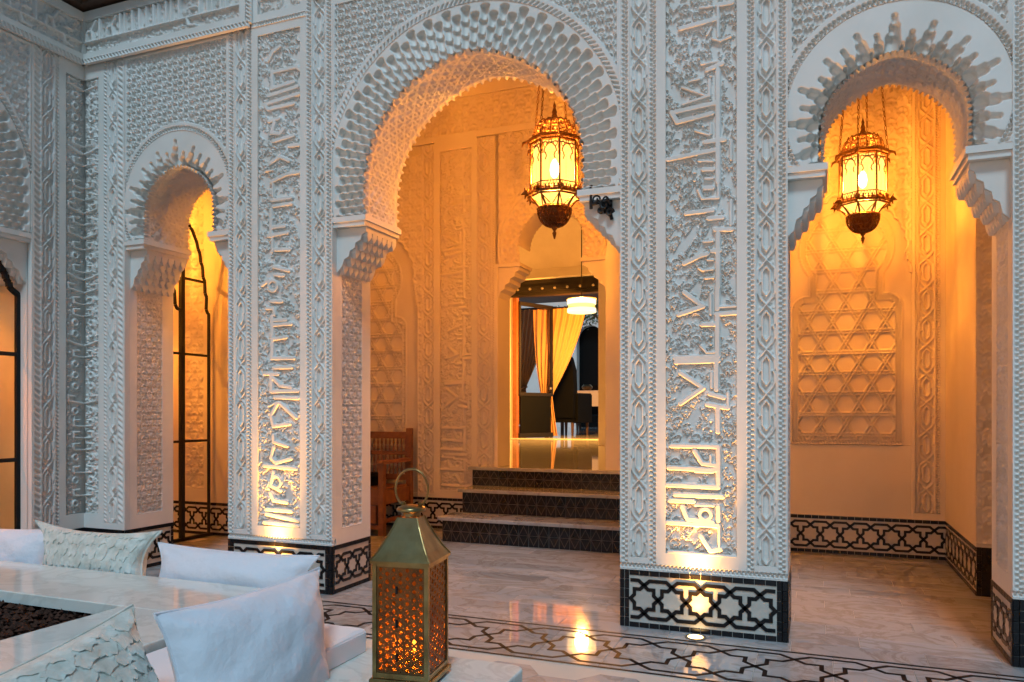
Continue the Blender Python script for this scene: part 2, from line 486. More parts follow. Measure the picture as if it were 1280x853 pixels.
def foliage(c, x0, x1, y0, y1, n, rd, h=0.7, s=1.0):
    s = s * 0.95
    for k in range(int(n * 1.35)):
        cx = rd.uniform(x0, x1); cy = rd.uniform(y0, y1); r = rd.uniform(0.007, 0.014) * s
        tn = rd.choice((-1, 1)); a = rd.uniform(0, 2 * PI)
        c.spiral(cx, cy, r, 0.0050 * s, tn, a, h * rd.uniform(0.75, 1.1))
        for j in range(rd.choice((1, 2, 2, 3))):
            a2 = a + rd.uniform(-2, 2)
            c.leaf(cx + r * math.cos(a), cy + r * math.sin(a), a2, rd.uniform(0.016, 0.028) * s, rd.uniform(0.008, 0.012) * s, h * rd.uniform(0.7, 1.0))
def vine(c, x0, x1, y0, y1, rd, h=0.75, flip=1):
    cx = (x0 + x1) / 2; am = (x1 - x0) * 0.32; y = y0; pts = []
    while y < y1:
        pts.append((cx + flip * am * math.sin((y - y0) * 34), y)); y += 0.012
    c.stroke(pts, 0.008, h)

# ------------------------------------------------------------------ carved panels
def rope_mesh(w, h, kind='rope', res=0.004, depth=0.015):
    """vertical rope border, w wide and h high"""
    c = Canvas(w, h, res)
    U = np.broadcast_to(c.x[None, :], c.Z.shape); Vv = np.broadcast_to(c.y[:, None], c.Z.shape)
    c.Z = rope_h(U, Vv, w) if kind == 'rope' else twist_h(U, Vv, w)
    return c.mesh('rope_border', depth)
def rope_mesh_h(w, h, kind='rope', res=0.004, depth=0.015):
    c = Canvas(w, h, res)
    U = np.broadcast_to(c.y[:, None], c.Z.shape); Vv = np.broadcast_to(c.x[None, :], c.Z.shape)
    c.Z = rope_h(U, Vv, h) if kind == 'rope' else twist_h(U, Vv, h)
    return c.mesh('rope_border', depth)
CHAIN_P = 0.236
def chain_mesh(w, h, res=0.0045, depth=0.021, seed=0, leafy=0.35):
    c = Canvas(w, h, res); P = CHAIN_P; cx = w / 2; a = 0.18 * w; b = 0.385 * w; t = 0.088 * w
    rdc = random.Random(seed + 77)
    for k in range(int(h * 95)): c.leaf(rdc.uniform(0, w), rdc.uniform(0, h), rdc.uniform(0, 2 * PI), .022, .009, rdc.uniform(.25, .55))
    for k in range(int(h / P) + 1): c.stroke([(cx, (k + .05) * P), (cx, (k + .68) * P)], a * 1.3, 1.0, .004, 'min')
    c.rect(0, t * 0.7, 0, h); c.rect(w - t * 0.7, w, 0, h)
    n = int(h / P) + 2
    for k in range(-1, n):
        y = k * P
        c.stroke([(cx, y + .03 * P), (cx + a, y + .15 * P), (cx + a, y + .58 * P), (cx, y + .70 * P), (cx - a, y + .58 * P), (cx - a, y + .15 * P)], t, 1, closed=True)
        for s in (1, -1):
            c.stroke([(cx + s * b, y + .10 * P), (cx + s * b, y + .30 * P), (cx + s * (b - .06 * w), y + .36 * P), (cx + s * b, y + .42 * P),
                      (cx + s * b, y + .64 * P), (cx - s * .30 * w, y + 1.0 * P), (cx - s * b, y + 1.10 * P)], t, 0.92)
            c.disc(cx + s * 0.29 * w, y + .36 * P, 0.05 * w, 0.8)
            c.leaf(cx + s * .05 * w, y + .85 * P, PI / 2 - s * 1.1, .3 * w, .12 * w, leafy + .3)
            c.leaf(cx + s * .33 * w, y + .74 * P, PI / 2 + s * 0.3, .22 * w, .1 * w, leafy + .2)
    return c.mesh('lattice_band', depth)

def scroll_canvas(w, h, res, seed=3, tile=None):
    """framed field of carved scrolls, mirrored about the middle"""
    T, ts = tile if tile else (TILE_A, TA)
    c = Canvas(w, h, res)
    X = np.broadcast_to(np.abs(c.x[None, :] - w / 2), c.Z.shape); Y = np.broadcast_to(c.y[:, None], c.Z.shape)
    c.Z = tile_sample(T, ts, ts, X, Y)
    e = 0.008
    c.rect(0, e, 0, h); c.rect(w - e, w, 0, h); c.rect(0, w, 0, e); c.rect(0, w, h - e, h)
    return c

def kufic_from_strokes(w, h, strokes, rd, res, dens=1.0, base=None, flip=False):
    c = Canvas(w, h, res)
    # leafy scrolls behind the letters: a wandering vine pattern, broken by bare ground
    X, Y = np.broadcast_arrays(c.x[None, :], c.y[:, None])
    ph = rd.uniform(0, 6); sc_ = 1.55
    Xw = X + .010 * np.sin(Y * 23 + ph) + .006 * np.sin(Y * 61 + 2 * ph); Yw = Y + .012 * np.sin(X * 29 + ph) + .008 * np.sin(Y * 17)
    vn = tile_sample(TILE_A, TA, TA, Xw * sc_, Yw * sc_) * .78
    lump = np.sin(X * 31 + 3 * np.sin(Y * 9 + ph)) * np.sin(Y * 19 + ph * 2 + 2 * np.sin(X * 17)) 
    vn = np.where(lump > -.45, vn, 0.0)
    vn = np.where((X < w * .66) | (X > w * (.74 if not flip else .55)), vn, 0.0)
    c.Z = vn
    dens = dens * .30
    foliage(c, 0.0, w * 0.62, 0, h, int(560 * dens * w * 0.62 * h / 0.75), rd, 0.6)
    foliage(c, w * (0.76 if not flip else 0.62), w, 0, h, int(560 * dens * w * 0.26 * h / 0.75), rd, 0.7)
    if flip: foliage(c, 0, w * 0.3, 0, h, int(150 * dens * w * h), rd, 0.6)
    for kind, *a in strokes:
        if kind == 's':       # clear a little ground round each letter, then cut the letter itself
            pts, ww = a
            c.stroke(pts, ww + 0.011, 1.0, 0.004, 'min')
        elif kind == 'd':
            c.disc(a[0], a[1], 0.013, 1.0, 0.004, 'min')
    for kind, *a in strokes:
        if kind == 's': c.stroke(a[0], a[1], 1.0, 0.005)
        elif kind == 'd': c.disc(a[0], a[1], 0.0085, 1.0, 0.005)
        elif kind == 'r': c.ring(a[0], a[1], a[2], a[3], 1.0)
    return c

def transcribe(zooms, w, x0, x1, zscale, zfun, sw):
    """strokes noted as (x, y) on four enlargements of the panel -> panel metres"""
    out = []
    for yo, sc, items in zooms:
        for it in items:
            k = it[0]
            def P(x, y): return ((x - x0) / (x1 - x0) * w, zfun(yo + y / sc))
            if k == 'b' or k == 't':
                out.append(('s', [P(*p) for p in it[1]], sw * (1.0 if k == 'b' else 0.62)))
            elif k == 'd': 
                for p in it[1]: out.append(('d', *P(*p)))
            elif k == 'r':
                x, y = P(it[1], it[2]); out.append(('r', x, y, it[3] / (x1 - x0) * w, sw * 0.8))
    return out

B, T_, D, RG = 'b', 't', 'd', 'r'
ZA = (0, 4.74, [
 (B, [(130,146),(325,128)]), (T_, [(235,45),(297,50)]), (B, [(325,48),(400,48)]), (T_, [(328,60),(328,235)]), (T_, [(300,240),(340,262),(392,246)]),
 (T_, [(272,212),(292,175)]), (D, [(285,330),(228,342)]), (T_, [(240,380),(330,380)]), (B, [(272,420),(350,396)]), (T_, [(180,470),(232,465)]), (D, [(290,460)]),
 (T_, [(140,500),(275,575),(140,602)]), (T_, [(283,480),(283,575)]), (B, [(100,642),(325,622)]), (B, [(328,430),(328,610)]),
 (B, [(82,640),(112,704),(230,690),(296,680)]), (D, [(252,750)]), (T_, [(210,768),(282,806)]), (T_, [(290,742),(290,800)]), (B, [(262,845),(362,843)]), (B, [(328,620),(328,840)])])
ZB = (180, 4.74, [
 (B, [(60,67),(325,44)]), (T_, [(395,0),(395,112)]), (T_, [(228,98),(302,110)]), (B, [(252,152),(300,158)]), (D, [(207,165),(205,212)]), (T_, [(262,208),(300,210)]),
 (B, [(262,265),(300,266)]), (T_, [(225,270),(245,325),(330,330)]), (B, [(160,402),(300,398)]), (B, [(278,445),(352,446)]), (T_, [(395,350),(395,495)]),
 (B, [(312,514),(398,520)]), (T_, [(255,580),(300,580)]), (B, [(298,640),(336,640)]), (T_, [(275,690),(300,692)]), (T_, [(228,735),(250,750),(300,748)]), (T_, [(262,797),(300,797)]),
 (B, [(328,0),(328,235)]), (T_, [(330,250),(330,330)]), (B, [(328,540),(328,853)]), (B, [(150,700),(240,660),(270,655)])])
ZC = (360, 4.74, [
 (B, [(150,20),(250,110),(120,152)]), (T_, [(290,40),(290,160)]), (B, [(325,0),(325,130)]), (T_, [(330,120),(418,118)]), (B, [(320,160),(422,156)]), (B, [(245,218),(307,219)]),
 (D, [(292,288),(292,336)]), (T_, [(240,345),(268,385),(307,385)]), (B, [(325,170),(325,435)]), (B, [(100,412),(330,410)]), (B, [(105,438),(330,434)]),
 (B, [(130,500),(250,592),(130,685)]), (T_, [(295,500),(295,592)]), (B, [(320,450),(320,605)]), (B, [(285,628),(358,652)]), (B, [(272,690),(378,712)]), (T_, [(380,620),(380,705)]), (D, [(292,790),(292,845)]), (B, [(328,720),(328,853)])])
ZD = (540, 4.74, [
 (B, [(80,85),(330,86)]), (B, [(205,115),(245,188),(330,200)]), (T_, [(290,142),(290,190)]), (B, [(330,90),(330,305)]), (B, [(66,218),(330,226)]), (B, [(60,322),(330,326)]),
 (T_, [(210,236),(300,236)]), (B, [(100,380),(350,380)]), (B, [(75,415),(200,415)]), (T_, [(210,436),(302,436)]), (B, [(140,450),(168,522),(300,532)]),
 (RG, 262, 488, 30), (B, [(330,440),(330,522)]), (B, [(60,548),(330,552)]), (D, [(285,590),(160,640)]), (B, [(240,620),(290,704),(342,690)]), (T_, [(335,560),(335,700)]), (B, [(70,728),(425,738)])])
def text_pier_large(w, z0):
    zf = lambda py: 1.2 + (516 - py) * 0.00434 - z0
    return transcribe([ZA, ZB, ZC, ZD], w, 50, 425, 1, zf, 0.028)
YA = (20, 3.875, [
 (B, [(100,165),(118,130),(150,110)]), (B, [(115,232),(225,228),(240,245)]), (B, [(115,240),(115,305)]), (B, [(110,312),(215,298)]), (B, [(100,345),(230,325)]), (B, [(82,385),(235,362)]),
 (B, [(80,385),(95,412),(210,405)]), (B, [(100,472),(145,465)]), (B, [(125,485),(112,532),(150,542),(168,520)]), (B, [(120,575),(212,562)]), (D, [(125,605),(120,640),(152,640)]),
 (B, [(105,682),(150,655),(190,682)]), (B, [(190,610),(238,612)]), (T_, [(85,718),(118,718)]), (B, [(110,775),(180,748),(238,745)]), (T_, [(118,770),(118,850)])])
YB = (240, 3.875, [
 (B, [(115,15),(200,12)]), (B, [(122,45),(200,42)]), (D, [(120,105),(152,105)]), (B, [(110,60),(110,185)]), (B, [(110,150),(172,148)]), (B, [(98,190),(185,182)]), (T_, [(115,190),(115,272)]),
 (B, [(130,262),(192,266)]), (B, [(120,345),(190,370)]), (B, [(128,385),(165,392)]), (RG, 118, 440, 20), (B, [(68,432),(100,410)]), (B, [(110,515),(160,520)]), (B, [(90,548),(122,552),(126,582)]),
 (B, [(115,590),(115,800)]), (B, [(115,635),(202,632)]), (B, [(112,612),(180,612)]), (D, [(135,682)]), (B, [(115,705),(178,697)]), (B, [(115,800),(212,802)]), (B, [(122,846),(202,846)])])
YC = (460, 3.875, [
 (B, [(80,22),(142,26)]), (B, [(110,30),(110,112)]), (B, [(120,45),(152,84),(202,92)]), (B, [(115,112),(232,110)]), (B, [(128,142),(232,146)]), (T_, [(100,185),(132,168)]),
 (B, [(140,168),(110,230),(122,284),(192,272)]), (B, [(150,170),(222,242)]), (B, [(120,330),(122,362),(182,382)]), (B, [(120,388),(110,442),(132,467),(202,442)]), (B, [(78,482),(222,492)]),
 (B, [(120,512),(110,580),(152,602)]), (RG, 132, 562, 22), (B, [(110,618),(122,652),(180,660)]), (B, [(88,700),(202,702)]), (B, [(88,722),(232,747)]), (B, [(76,765),(232,772)])])
def text_pier_small(w, z0):
    zf = lambda py: 1.2 + (516 - py) * 0.00532 - z0
    return transcribe([YA, YB, YC], w, 50, 242, 1, zf, 0.029)
def text_corner(w, h, side, rd):
    """tall letters that bend round the inner corner: bars sweep to the corner line"""
    out = []; y = 0.05
    X = (lambda u: w * (1 - u)) if side == 'left' else (lambda u: w * u)
    while y < h - 0.08:
        k = rd.choice('abcdcdcd')
        if k == 'a': out.append(('s', [(X(-0.02), y + .0), (X(.45), y + .010), (X(.85), y + .03)], 0.019)); y += 0.055
        elif k == 'b':
            out.append(('s', [(X(-0.02), y), (X(.8), y + .02), (X(.86), y + .06), (X(.5), y + .055)], 0.017)); y += 0.10
        elif k == 'c':
            out.append(('r', X(.45), y + .03, 0.022, 0.014)); out.append(('d', X(.85), y + .02)); y += 0.085
        elif k == 'd':
            out.append(('s', [(X(-.02), y), (X(.5), y + .005), (X(.55), y + .045), (X(.2), y + .05)], 0.015)); out.append(('d', X(.75), y + .03)); y += 0.09
        else:
            out.append(('s', [(X(-.02), y), (X(.9), y + .03)], 0.019)); out.append(('s', [(X(-.02), y + .035), (X(.9), y + .065)], 0.019)); y += 0.10
    return out

# ------------------------------------------------------------------ glazed tile plinths
def star_poly(s, inset=0.0):
    """eight-pointed star outline"""
    q = s - inset; k = math.sqrt(2); pts = []
    for i in range(8):
        a = i * PI / 4
        pts.append((q * k * math.cos(a), q * k * math.sin(a)))
        b = a + PI / 8
        r = q / math.cos(PI / 8)
        pts.append((r * math.cos(b), r * math.sin(b)))
    return pts
def prism_xz(poly, y0, y1):
    return MB().extrude_xz(poly, y0, y1)
TILE_CACHE = {}
def black_tile_mesh(w, h, m='black_tile'):
    key = (round(w, 4), round(h, 4), m)
    if key not in TILE_CACHE:
        g = 0.0012; c = 0.0016
        V = [(g, 0, g), (w - g, 0, g), (w - g, 0, h - g), (g, 0, h - g), (g, -.003, g), (w - g, -.003, g), (w - g, -.003, h - g), (g, -.003, h - g),
             (g + c, -.0045, g + c), (w - g - c, -.0045, g + c), (w - g - c, -.0045, h - g - c), (g + c, -.0045, h - g - c)]
        F = [(8, 9, 10, 11)]
        for a in (0, 4):
            for i in range(4): j = (i + 1) % 4; F.append((a + i, a + j, a + 4 + j, a + 4 + i))
        TILE_CACHE[key] = mesh_of('tile', V, F, m)
    return TILE_CACHE[key]
def strap_paths(p, n, x0, zc):
    """interlaced straps round n stars of pitch p"""
    s = p / 2 / math.sqrt(2); q = s * (math.sqrt(2) - 1); r2 = s * math.sqrt(2); d = 0.20 * p; out = []
    for i in range(n):
        cx = x0 + p * (i + 0.5)
        top = [(-r2, 0), (-s, q), (-s, s), (-q, s), (0, r2)]
        # closed star outline
        pts = []
        for a in ((1, 1), (1, -1), (-1, -1), (-1, 1)):
            pass
        st = [(r2, 0), (s, q), (s, s), (q, s), (0, r2), (-q, s), (-s, s), (-s, q), (-r2, 0), (-s, -q), (-s, -s), (-q, -s), (0, -r2), (q, -s), (s, -s), (s, -q)]
        out.append(([(cx + a, zc + b) for a, b in st], True))
    for i in range(-1, n):
        a = x0 + p * (i + 0.5); b = a + p
        for sg in (1, -1):
            pts = [(a, zc + sg * r2), (a + d, zc + sg * (r2 + d * .85)), (b - d, zc + sg * (r2 + d * .85)), (b, zc + sg * r2)]
            lo, hi = x0, x0 + p * n
            if i == -1: pts = [(lo, zc + sg * (r2 + d * .85)), (b - d, zc + sg * (r2 + d * .85)), (b, zc + sg * r2)]
            if i == n - 1: pts = [(a, zc + sg * r2), (a + d, zc + sg * (r2 + d * .85)), (hi, zc + sg * (r2 + d * .85))]
            out.append((pts, False))
    return out
STAR_MESH = {}
def baseboard(parent, L, loc, rz=0.0, eL=2, eR=2, H=0.32, detail=True):
    """tile plinth L long in the local xz plane, faces local -y"""
    root = part('tile_plinth', MB().box(0, L, 0.0, 0.03, 0, H).mesh('tile_plinth', 'pale_tile'), parent, loc, rz)
    cw = 0.027; th = 0.030
    xa, xb = eL * cw, L - eR * cw
    n = max(1, round((xb - xa) / 0.057)); tw = (xb - xa) / n
    rows = [(0.0, th), (H - th, th)]
    m = black_tile_mesh(tw, th)
    for z, _ in rows:
        for i in range(n): part('tile', m, root, (xa + i * tw, -0.0, z))
    nv = 6; hv = H / nv; m2 = black_tile_mesh(cw, hv)
    for e, xs in ((eL, 0.0), (eR, xb)):
        for c in range(e):
            for k in range(nv): part('tile', m2, root, (xs + c * cw, 0, k * hv))
    if detail:
        span = xb - xa - 0.012
        k = max(1, round(span / 0.150)); p = span / k
        sc = min(p, 0.154); 
        mb = MB()
        for pts, cl in strap_paths(p, k, xa + 0.006, H / 2):
            mb.strap(pts, 0.0195, cl, 'xz', -0.001, 0.0042)
        part('strapwork', mb.mesh('strapwork', 'black_tile'), root)
        key = round(p, 3)
        if key not in STAR_MESH:
            s = p / 2 / math.sqrt(2)
            sp = [(a, b) for a, b in star_poly(s - 0.0125)]
            STAR_MESH[key] = MB().extrude_xz(sp, -0.003, 0.001).mesh('star_tile', 'pale_tile')
        for i in range(k): part('star_tile', STAR_MESH[key], root, (xa + 0.006 + p * (i + .5), 0, H / 2))
    return root

# ------------------------------------------------------------------ carved piers
TH = 0.465
Z_COR = 3.85
ZTOP = 4.6
def plain(mb, x0, x1, z0, z1, y0=0.0, y1=0.045): mb.box(x0, x1, y0, y1, z0, z1)

CH_W, RP_W, PL_W = 0.114, 0.044, 0.049
def carved_pier(label, loc, W, text, side='R', z_small=None, group=None):
    t = thing('carved_pier', label, 'pier', loc, 0, group)
    xL = 0.004 if side != 'L' else 0.0
    inL = 0.03 if side == 'L' else 0.0; inR = 0.03 if side == 'R' else 0.0
    part('body', MB().box(inL, W - inR, 0.04, TH, 0.31, ZTOP).mesh('body', 'stucco_plain'), t)
    cols = [('p', 0.005), ('r', RP_W), ('c', CH_W), ('r', RP_W), ('p', PL_W)]
    cw = W - 2 * sum(a for _, a in cols)
    lay = cols + [('k', cw)] + cols[::-1]
    x = 0; fr = MB(); z0, z1 = 0.362, ZTOP
    RPM = rope_mesh(RP_W, 4.0 - z0); CHM = chain_mesh(CH_W - 0.008, 3.95 - 0.39)
    plain(fr, 0, W, 0.318, 0.326)
    for kind, w in lay:
        if kind == 'p': plain(fr, x, x + w, 0.362, ZTOP)
        elif kind == 'r': part('rope_border', RPM, t, (x, 0, z0))
        elif kind == 'c':
            plain(fr, x, x + 0.004, 0.362, ZTOP); plain(fr, x + w - 0.004, x + w, 0.362, ZTOP)
            plain(fr, x + 0.004, x + w - 0.004, 0.362, 0.39)
            part('lattice_band', CHM, t, (x + 0.004, 0.002, 0.39))
        else:
            zb = 0.425; zt = 3.79
            plain(fr, x, x + w, 0.362, zb)
            c = text(w, zb, zt - zb)
            part('calligraphy_panel', c.mesh('calligraphy_panel', 0.021), t, (x, 0.0, zb))
            if z_small:
                plain(fr, x, x + w, zt, Z_COR)
                part('rope_border', rope_mesh_h(w + 2 * PL_W, 0.035), t, (x - PL_W, -0.006, Z_COR))
                plain(fr, x, x + w, Z_COR + .035, 3.935)
                c2 = kufic_from_strokes(w, ZTOP - 3.935, [('s', [(.03, .1), (w - .04, .12)], .018), ('s', [(.05, .2), (w - .04, .2)], .018)], random.Random(5), 0.005)
                part('upper_panel', c2.mesh('upper_panel', 0.02), t, (x, 0, 3.935))
            else: plain(fr, x, x + w, zt, ZTOP)
        if kind in 'rc': plain(fr, x, x + w, 4.0 if kind == 'r' else 3.95, ZTOP)
        x += w
    part('rope_border', rope_mesh_h(W, 0.036), t, (0, 0, 0.326))
    part('plain_frame', fr.mesh('plain_frame', 'stucco_plain'), t)
    if side in 'RL':
        jh = 2.13
        if side == 'R': l0, rz = (W, 0.0), PI / 2
        else: l0, rz = (0.0, TH), -PI / 2
        def sp(name, me, u, z, d=0.0):
            if side == 'R': return part(name, me, t, (W - 0.0 + d, u, z), rz)
            return part(name, me, t, (0.0 - d, TH - u, z), rz)
        cv = scroll_canvas(0.25, jh - 0.42, 0.0048 if z_small else 0.008, tile=(TILE_B, TB))
        sp('jamb_panel', cv.mesh('jamb_panel', 0.016), 0.11, 0.42)
        fm = MB(); ea, eb = (0.0455, TH) if side == 'R' else (0.0, TH - 0.0455)
        plain(fm, ea, 0.11, 0.318, ZTOP, 0, 0.03); plain(fm, 0.36, eb, 0.318, ZTOP, 0, 0.03)
        plain(fm, 0.11, 0.36, 0.318, 0.42, 0, 0.03); plain(fm, 0.11, 0.36, jh, ZTOP, 0, 0.03)
        sp('jamb_frame', fm.mesh('jamb_frame', 'stucco_plain'), 0, 0, -0.0006)
        if side == 'R': baseboard(t, TH, (W, 0.0, 0), PI / 2, 1, 1)
        else: baseboard(t, TH, (0, TH, 0), -PI / 2, 1, 1)
    part('core', MB().box(0.031, W - 0.031, 0.031, TH - 0.002, 0.0, 0.312).mesh('core', 'stucco_plain'), t)
    baseboard(t, W, (0, 0, 0), 0)
    return t

# ------------------------------------------------------------------ carved arches
def intrados_r(th, ri, style):
    r = ri * (1 + (0.035 if style == 'petal' else 0.05) * np.exp(-((th - PI / 2) / 0.30) ** 2))
    return r
def arch_bay(label, loc, rz, w, ri, zi, Rr, zr, style, ztop, corbel, nrow=None, lantern=False, res=0.0038, cor_face=True):
    t = thing('carved_arch', label, 'arch', loc, rz)
    h = min(ztop, 3.88) - 2.48
    if ztop > 3.88: part('upper_wall', MB().box(-w / 2, w / 2, 0.0, 0.11, 3.881, ZTOP).mesh('upper_wall', 'stucco_plain'), t)
    # spandrel with rope arc
    c = Canvas(w, h, res)
    X = c.x[None, :] - w / 2; Z = c.y[:, None] + 2.48
    X, Z = np.broadcast_arrays(X, Z)
    r2 = np.hypot(X, Z - zr); th2 = np.arctan2(Z - zr, X)
    T, ts = (TILE_B, TB)
    c.Z = tile_sample(T, ts, ts, np.abs(X), Z)
    rw = 0.040
    fillet = np.abs(r2 - (Rr + rw * 0.75)) < 0.012
    c.Z[fillet] = 1
    edge = (np.abs(X) > w / 2 - 0.02) | (Z > ztop - 0.02)
    c.Z[edge] = 1
    rp = (r2 - (Rr - rw / 2))
    inr = (rp >= 0) & (rp <= rw)
    c.Z[inr] = twist_h(rp, th2 * Rr, rw)[inr] if style != 'star' else rope_h(rp, th2 * Rr, rw)[inr]
    out = r2 > Rr - rw / 2
    cell = out[:-1, :-1] & out[1:, 1:] & out[1:, :-1] & out[:-1, 1:]
    c.mesh_ = c.mesh('spandrel', 0.018, 'stucco', cell, True, -w / 2, 2.48)
    part('spandrel', c.mesh_, t)
    # face between the rope and the opening
    f = Canvas(w, min(h, zr + Rr + 0.03 - 2.48), res if style == 'petal' else 0.004)
    X = f.x[None, :] - w / 2; Z = f.y[:, None] + 2.48
    X, Z = np.broadcast_arrays(X, Z)
    r = np.where(Z > zi, np.hypot(X, Z - zi), np.abs(X)); th = np.arctan2(Z - zi, X); th = np.where(th < -PI / 2, th + 2 * PI, th)
    if style == 'petal': th = np.where(Z > zi, th, np.where(X > 0, (Z - zi) / ri, PI - (Z - zi) / ri))
    rr = intrados_r(th, ri, style)
    f.Z[:] = 1
    if style == 'petal':
        pitch = 2 * PI / 96; rows = 3; d_o = np.minimum(Rr - 0.022 - np.hypot(X, Z - zr), w / 2 - 0.010 - np.abs(X)) - 0.010; d_i = r - rr - 0.004
        rho = np.clip(d_o, -1, 1) / np.maximum(d_o + d_i, 1e-3); rp_ = 1.0 / (rows + 0.15)
        D_ = 0.048
        for par in (0, 1):
            u = ((th - PI / 2) / (2 * pitch) + 0.5 * par + 0.5) % 1.0 - 0.5      # columns two pitches apart
            p = u * 2 * pitch / (pitch * 0.49)
            for k in range(-0, rows + (0 if par == 0 else 0)):
                q0 = (k + (0.5 if par else 0.0)) * rp_         # outer end
                q = (rho - q0) / (rp_ * 1.30)
                wq = np.sqrt(np.clip(1 - ((0.16 - q) / 0.16).clip(0, 1) ** 2, 0, 1)) * np.clip(1.12 - 0.62 * q, 0.0, 1.0)
                bell = np.clip(1 - (np.abs(p) / wq.clip(1e-3)) ** 2.6, 0, 1)
                rad = np.clip(q * 14, 0, 1) * (0.30 + 0.70 * np.clip((1.0 - q), 0, 1) ** 0.7)
                rad = np.where((q > 0) & (q < 1), rad, 0)
                f.Z = np.minimum(f.Z, 1 - np.sqrt(bell) * rad)
        teeth = ri + 0.014 * np.abs(np.sin((th - PI / 2) / pitch * PI / 2 * 1.0))
        hole = r < rr + 0.020 * np.abs(np.cos((th - PI / 2) / pitch * PI * 0.5))
        depth = D_
    else:
        depth = 0.10
        dep = np.zeros_like(r); step = R(21.2)
        rng2 = random.Random(11)
        def caps(ak, r1, wd, dd):
            a = th - ak; a = (a + PI) % (2 * PI) - PI
            lat = r * np.sin(a); lon = r * np.cos(a)
            over = np.maximum(lon - (r1 - wd / 2), 0)
            d = wd / 2 - np.hypot(np.where(lon > r1 - wd / 2, lat, lat), over)
            m = (np.abs(a) < PI / 2)
            v = np.clip(d / 0.007 + 0.5, 0, 1) * dd * m
            # a rounded trough, deeper at its tip
            v = v * (0.82 + 0.18 * np.clip(1 - np.abs(lat) / (wd / 2), 0, 1))
            return v
        for k in range(-6, 7):
            a = PI / 2 + k * step
            R1 = ri + 0.172 + 0.016 * math.cos(k * 1.7) + (0.02 if k == 0 else 0)
            dep = np.maximum(dep, caps(a, R1, 0.027, 0.018)); dep = np.maximum(dep, caps(a, R1 - 0.045, 0.048, 0.034)); dep = np.maximum(dep, caps(a + .02, R1 - 0.092, 0.066, 0.050))
            for sg in (0.5,):
                a2 = a + sg * step
                dep = np.maximum(dep, caps(a2, ri + 0.128 + .012 * math.sin(k * 2.3), 0.022, 0.022)); dep = np.maximum(dep, caps(a2, ri + 0.088, 0.040, 0.042)); dep = np.maximum(dep, caps(a2, ri + .052, .056, .058))
            for sg in (0.25, 0.75):
                dep = np.maximum(dep, caps(a + sg * step, ri + 0.060, 0.020, 0.045)); dep = np.maximum(dep, caps(a + sg * step, ri + 0.034, 0.034, 0.070))
        f.Z = 1 - dep * 1.33 / depth
        hole = r < rr + 0.030 * np.abs(np.cos((th - PI / 2) / (step / 4) * PI / 2)) ** 0.8
    keep = (~hole) & (r2_keep(X, Z, zr, Rr - rw / 2 + 0.004))
    cell = keep[:-1, :-1] & keep[1:, 1:] & keep[1:, :-1] & keep[:-1, 1:]
    part('petal_border' if style == 'petal' else 'star_border', f.mesh('petal_border' if style == 'petal' else 'star_border', depth, 'stucco_plain', cell, True, -w / 2, 2.48, 0.004), t)
    # soffit of the arch, with toothed edges and a carved middle
    zb = 2.48; a0 = (zb - zi) / ri
    nth = int(ri * (PI - 2 * a0) / 0.006); ny = int(TH / 0.0085)
    A = np.linspace(a0, PI - a0, nth)[None, :]; Yv = np.linspace(0.03, TH, ny)[:, None]
    A, Yv = np.broadcast_arrays(A, Yv)
    Ac = np.clip(A, 0, PI); dn = (A - Ac) * ri; dn = np.where(A < 0, dn, -dn)
    rA = intrados_r(Ac, ri, style) + 0.0
    e = np.minimum(Yv - 0.03, TH - Yv)
    nt_ = (82 if style == 'petal' else 68) / (2 * PI)
    tooth = 0.018 * (np.abs(np.cos((A - PI / 2) * nt_ * PI)) > 0.5)
    band = tile_sample(TILE_B, TB, TB, Yv - 0.25, A * ri)
    dr = np.where(e < 0.035, tooth, np.where(e < 0.06, 0.006, 0.012 * (1 - band) + 0.004))
    rr_ = rA + dr
    P = np.stack([rr_ * np.cos(Ac), Yv, zi + rr_ * np.sin(Ac) + dn], -1)
    part('soffit', grid_mesh('soffit', P, 'stucco'), t)
    # body behind the face
    bm_ = MB(); n = 40; aa = np.linspace(a0, PI - a0, n); yb0, yb1 = 0.112, TH - 0.004
    rb = intrados_r(aa, ri, style) + 0.025
    for y in (yb0, yb1):
        pass
    acl = np.clip(aa, 0, PI); rb = intrados_r(acl, ri, style) + 0.03; inner = [(rb[i] * math.cos(acl[i]), zi + rb[i] * math.sin(acl[i]) + min(0, (aa[i] if aa[i] < 0 else (PI - aa[i])) * ri)) for i in range(n)]
    outer = []
    for i in range(n):
        x_, z_ = inner[i]; s = 1e9
        ca, sa = math.cos(aa[i]), math.sin(aa[i])
        if sa < 0: outer.append((math.copysign(w / 2, x_), z_)); continue
        if abs(ca) > 1e-6: s = min(s, (w / 2) / abs(ca))
        if sa > 1e-6: s = min(s, (ZTOP - zi) / sa)
        outer.append((max(-w / 2, min(w / 2, s * ca)), max(2.48, min(ZTOP, zi + s * sa))))
    V = [(x, yb0, z) for x, z in inner] + [(x, yb0, z) for x, z in outer] + [(x, yb1, z) for x, z in inner] + [(x, yb1, z) for x, z in outer]
    F = []
    for i in range(n - 1):
        F.append((i, n + i, n + i + 1, i + 1)); F.append((2 * n + i, 2 * n + i + 1, 3 * n + i + 1, 3 * n + i))
        F.append((i, i + 1, 2 * n + i + 1, 2 * n + i))
    bm_.add(V, F)
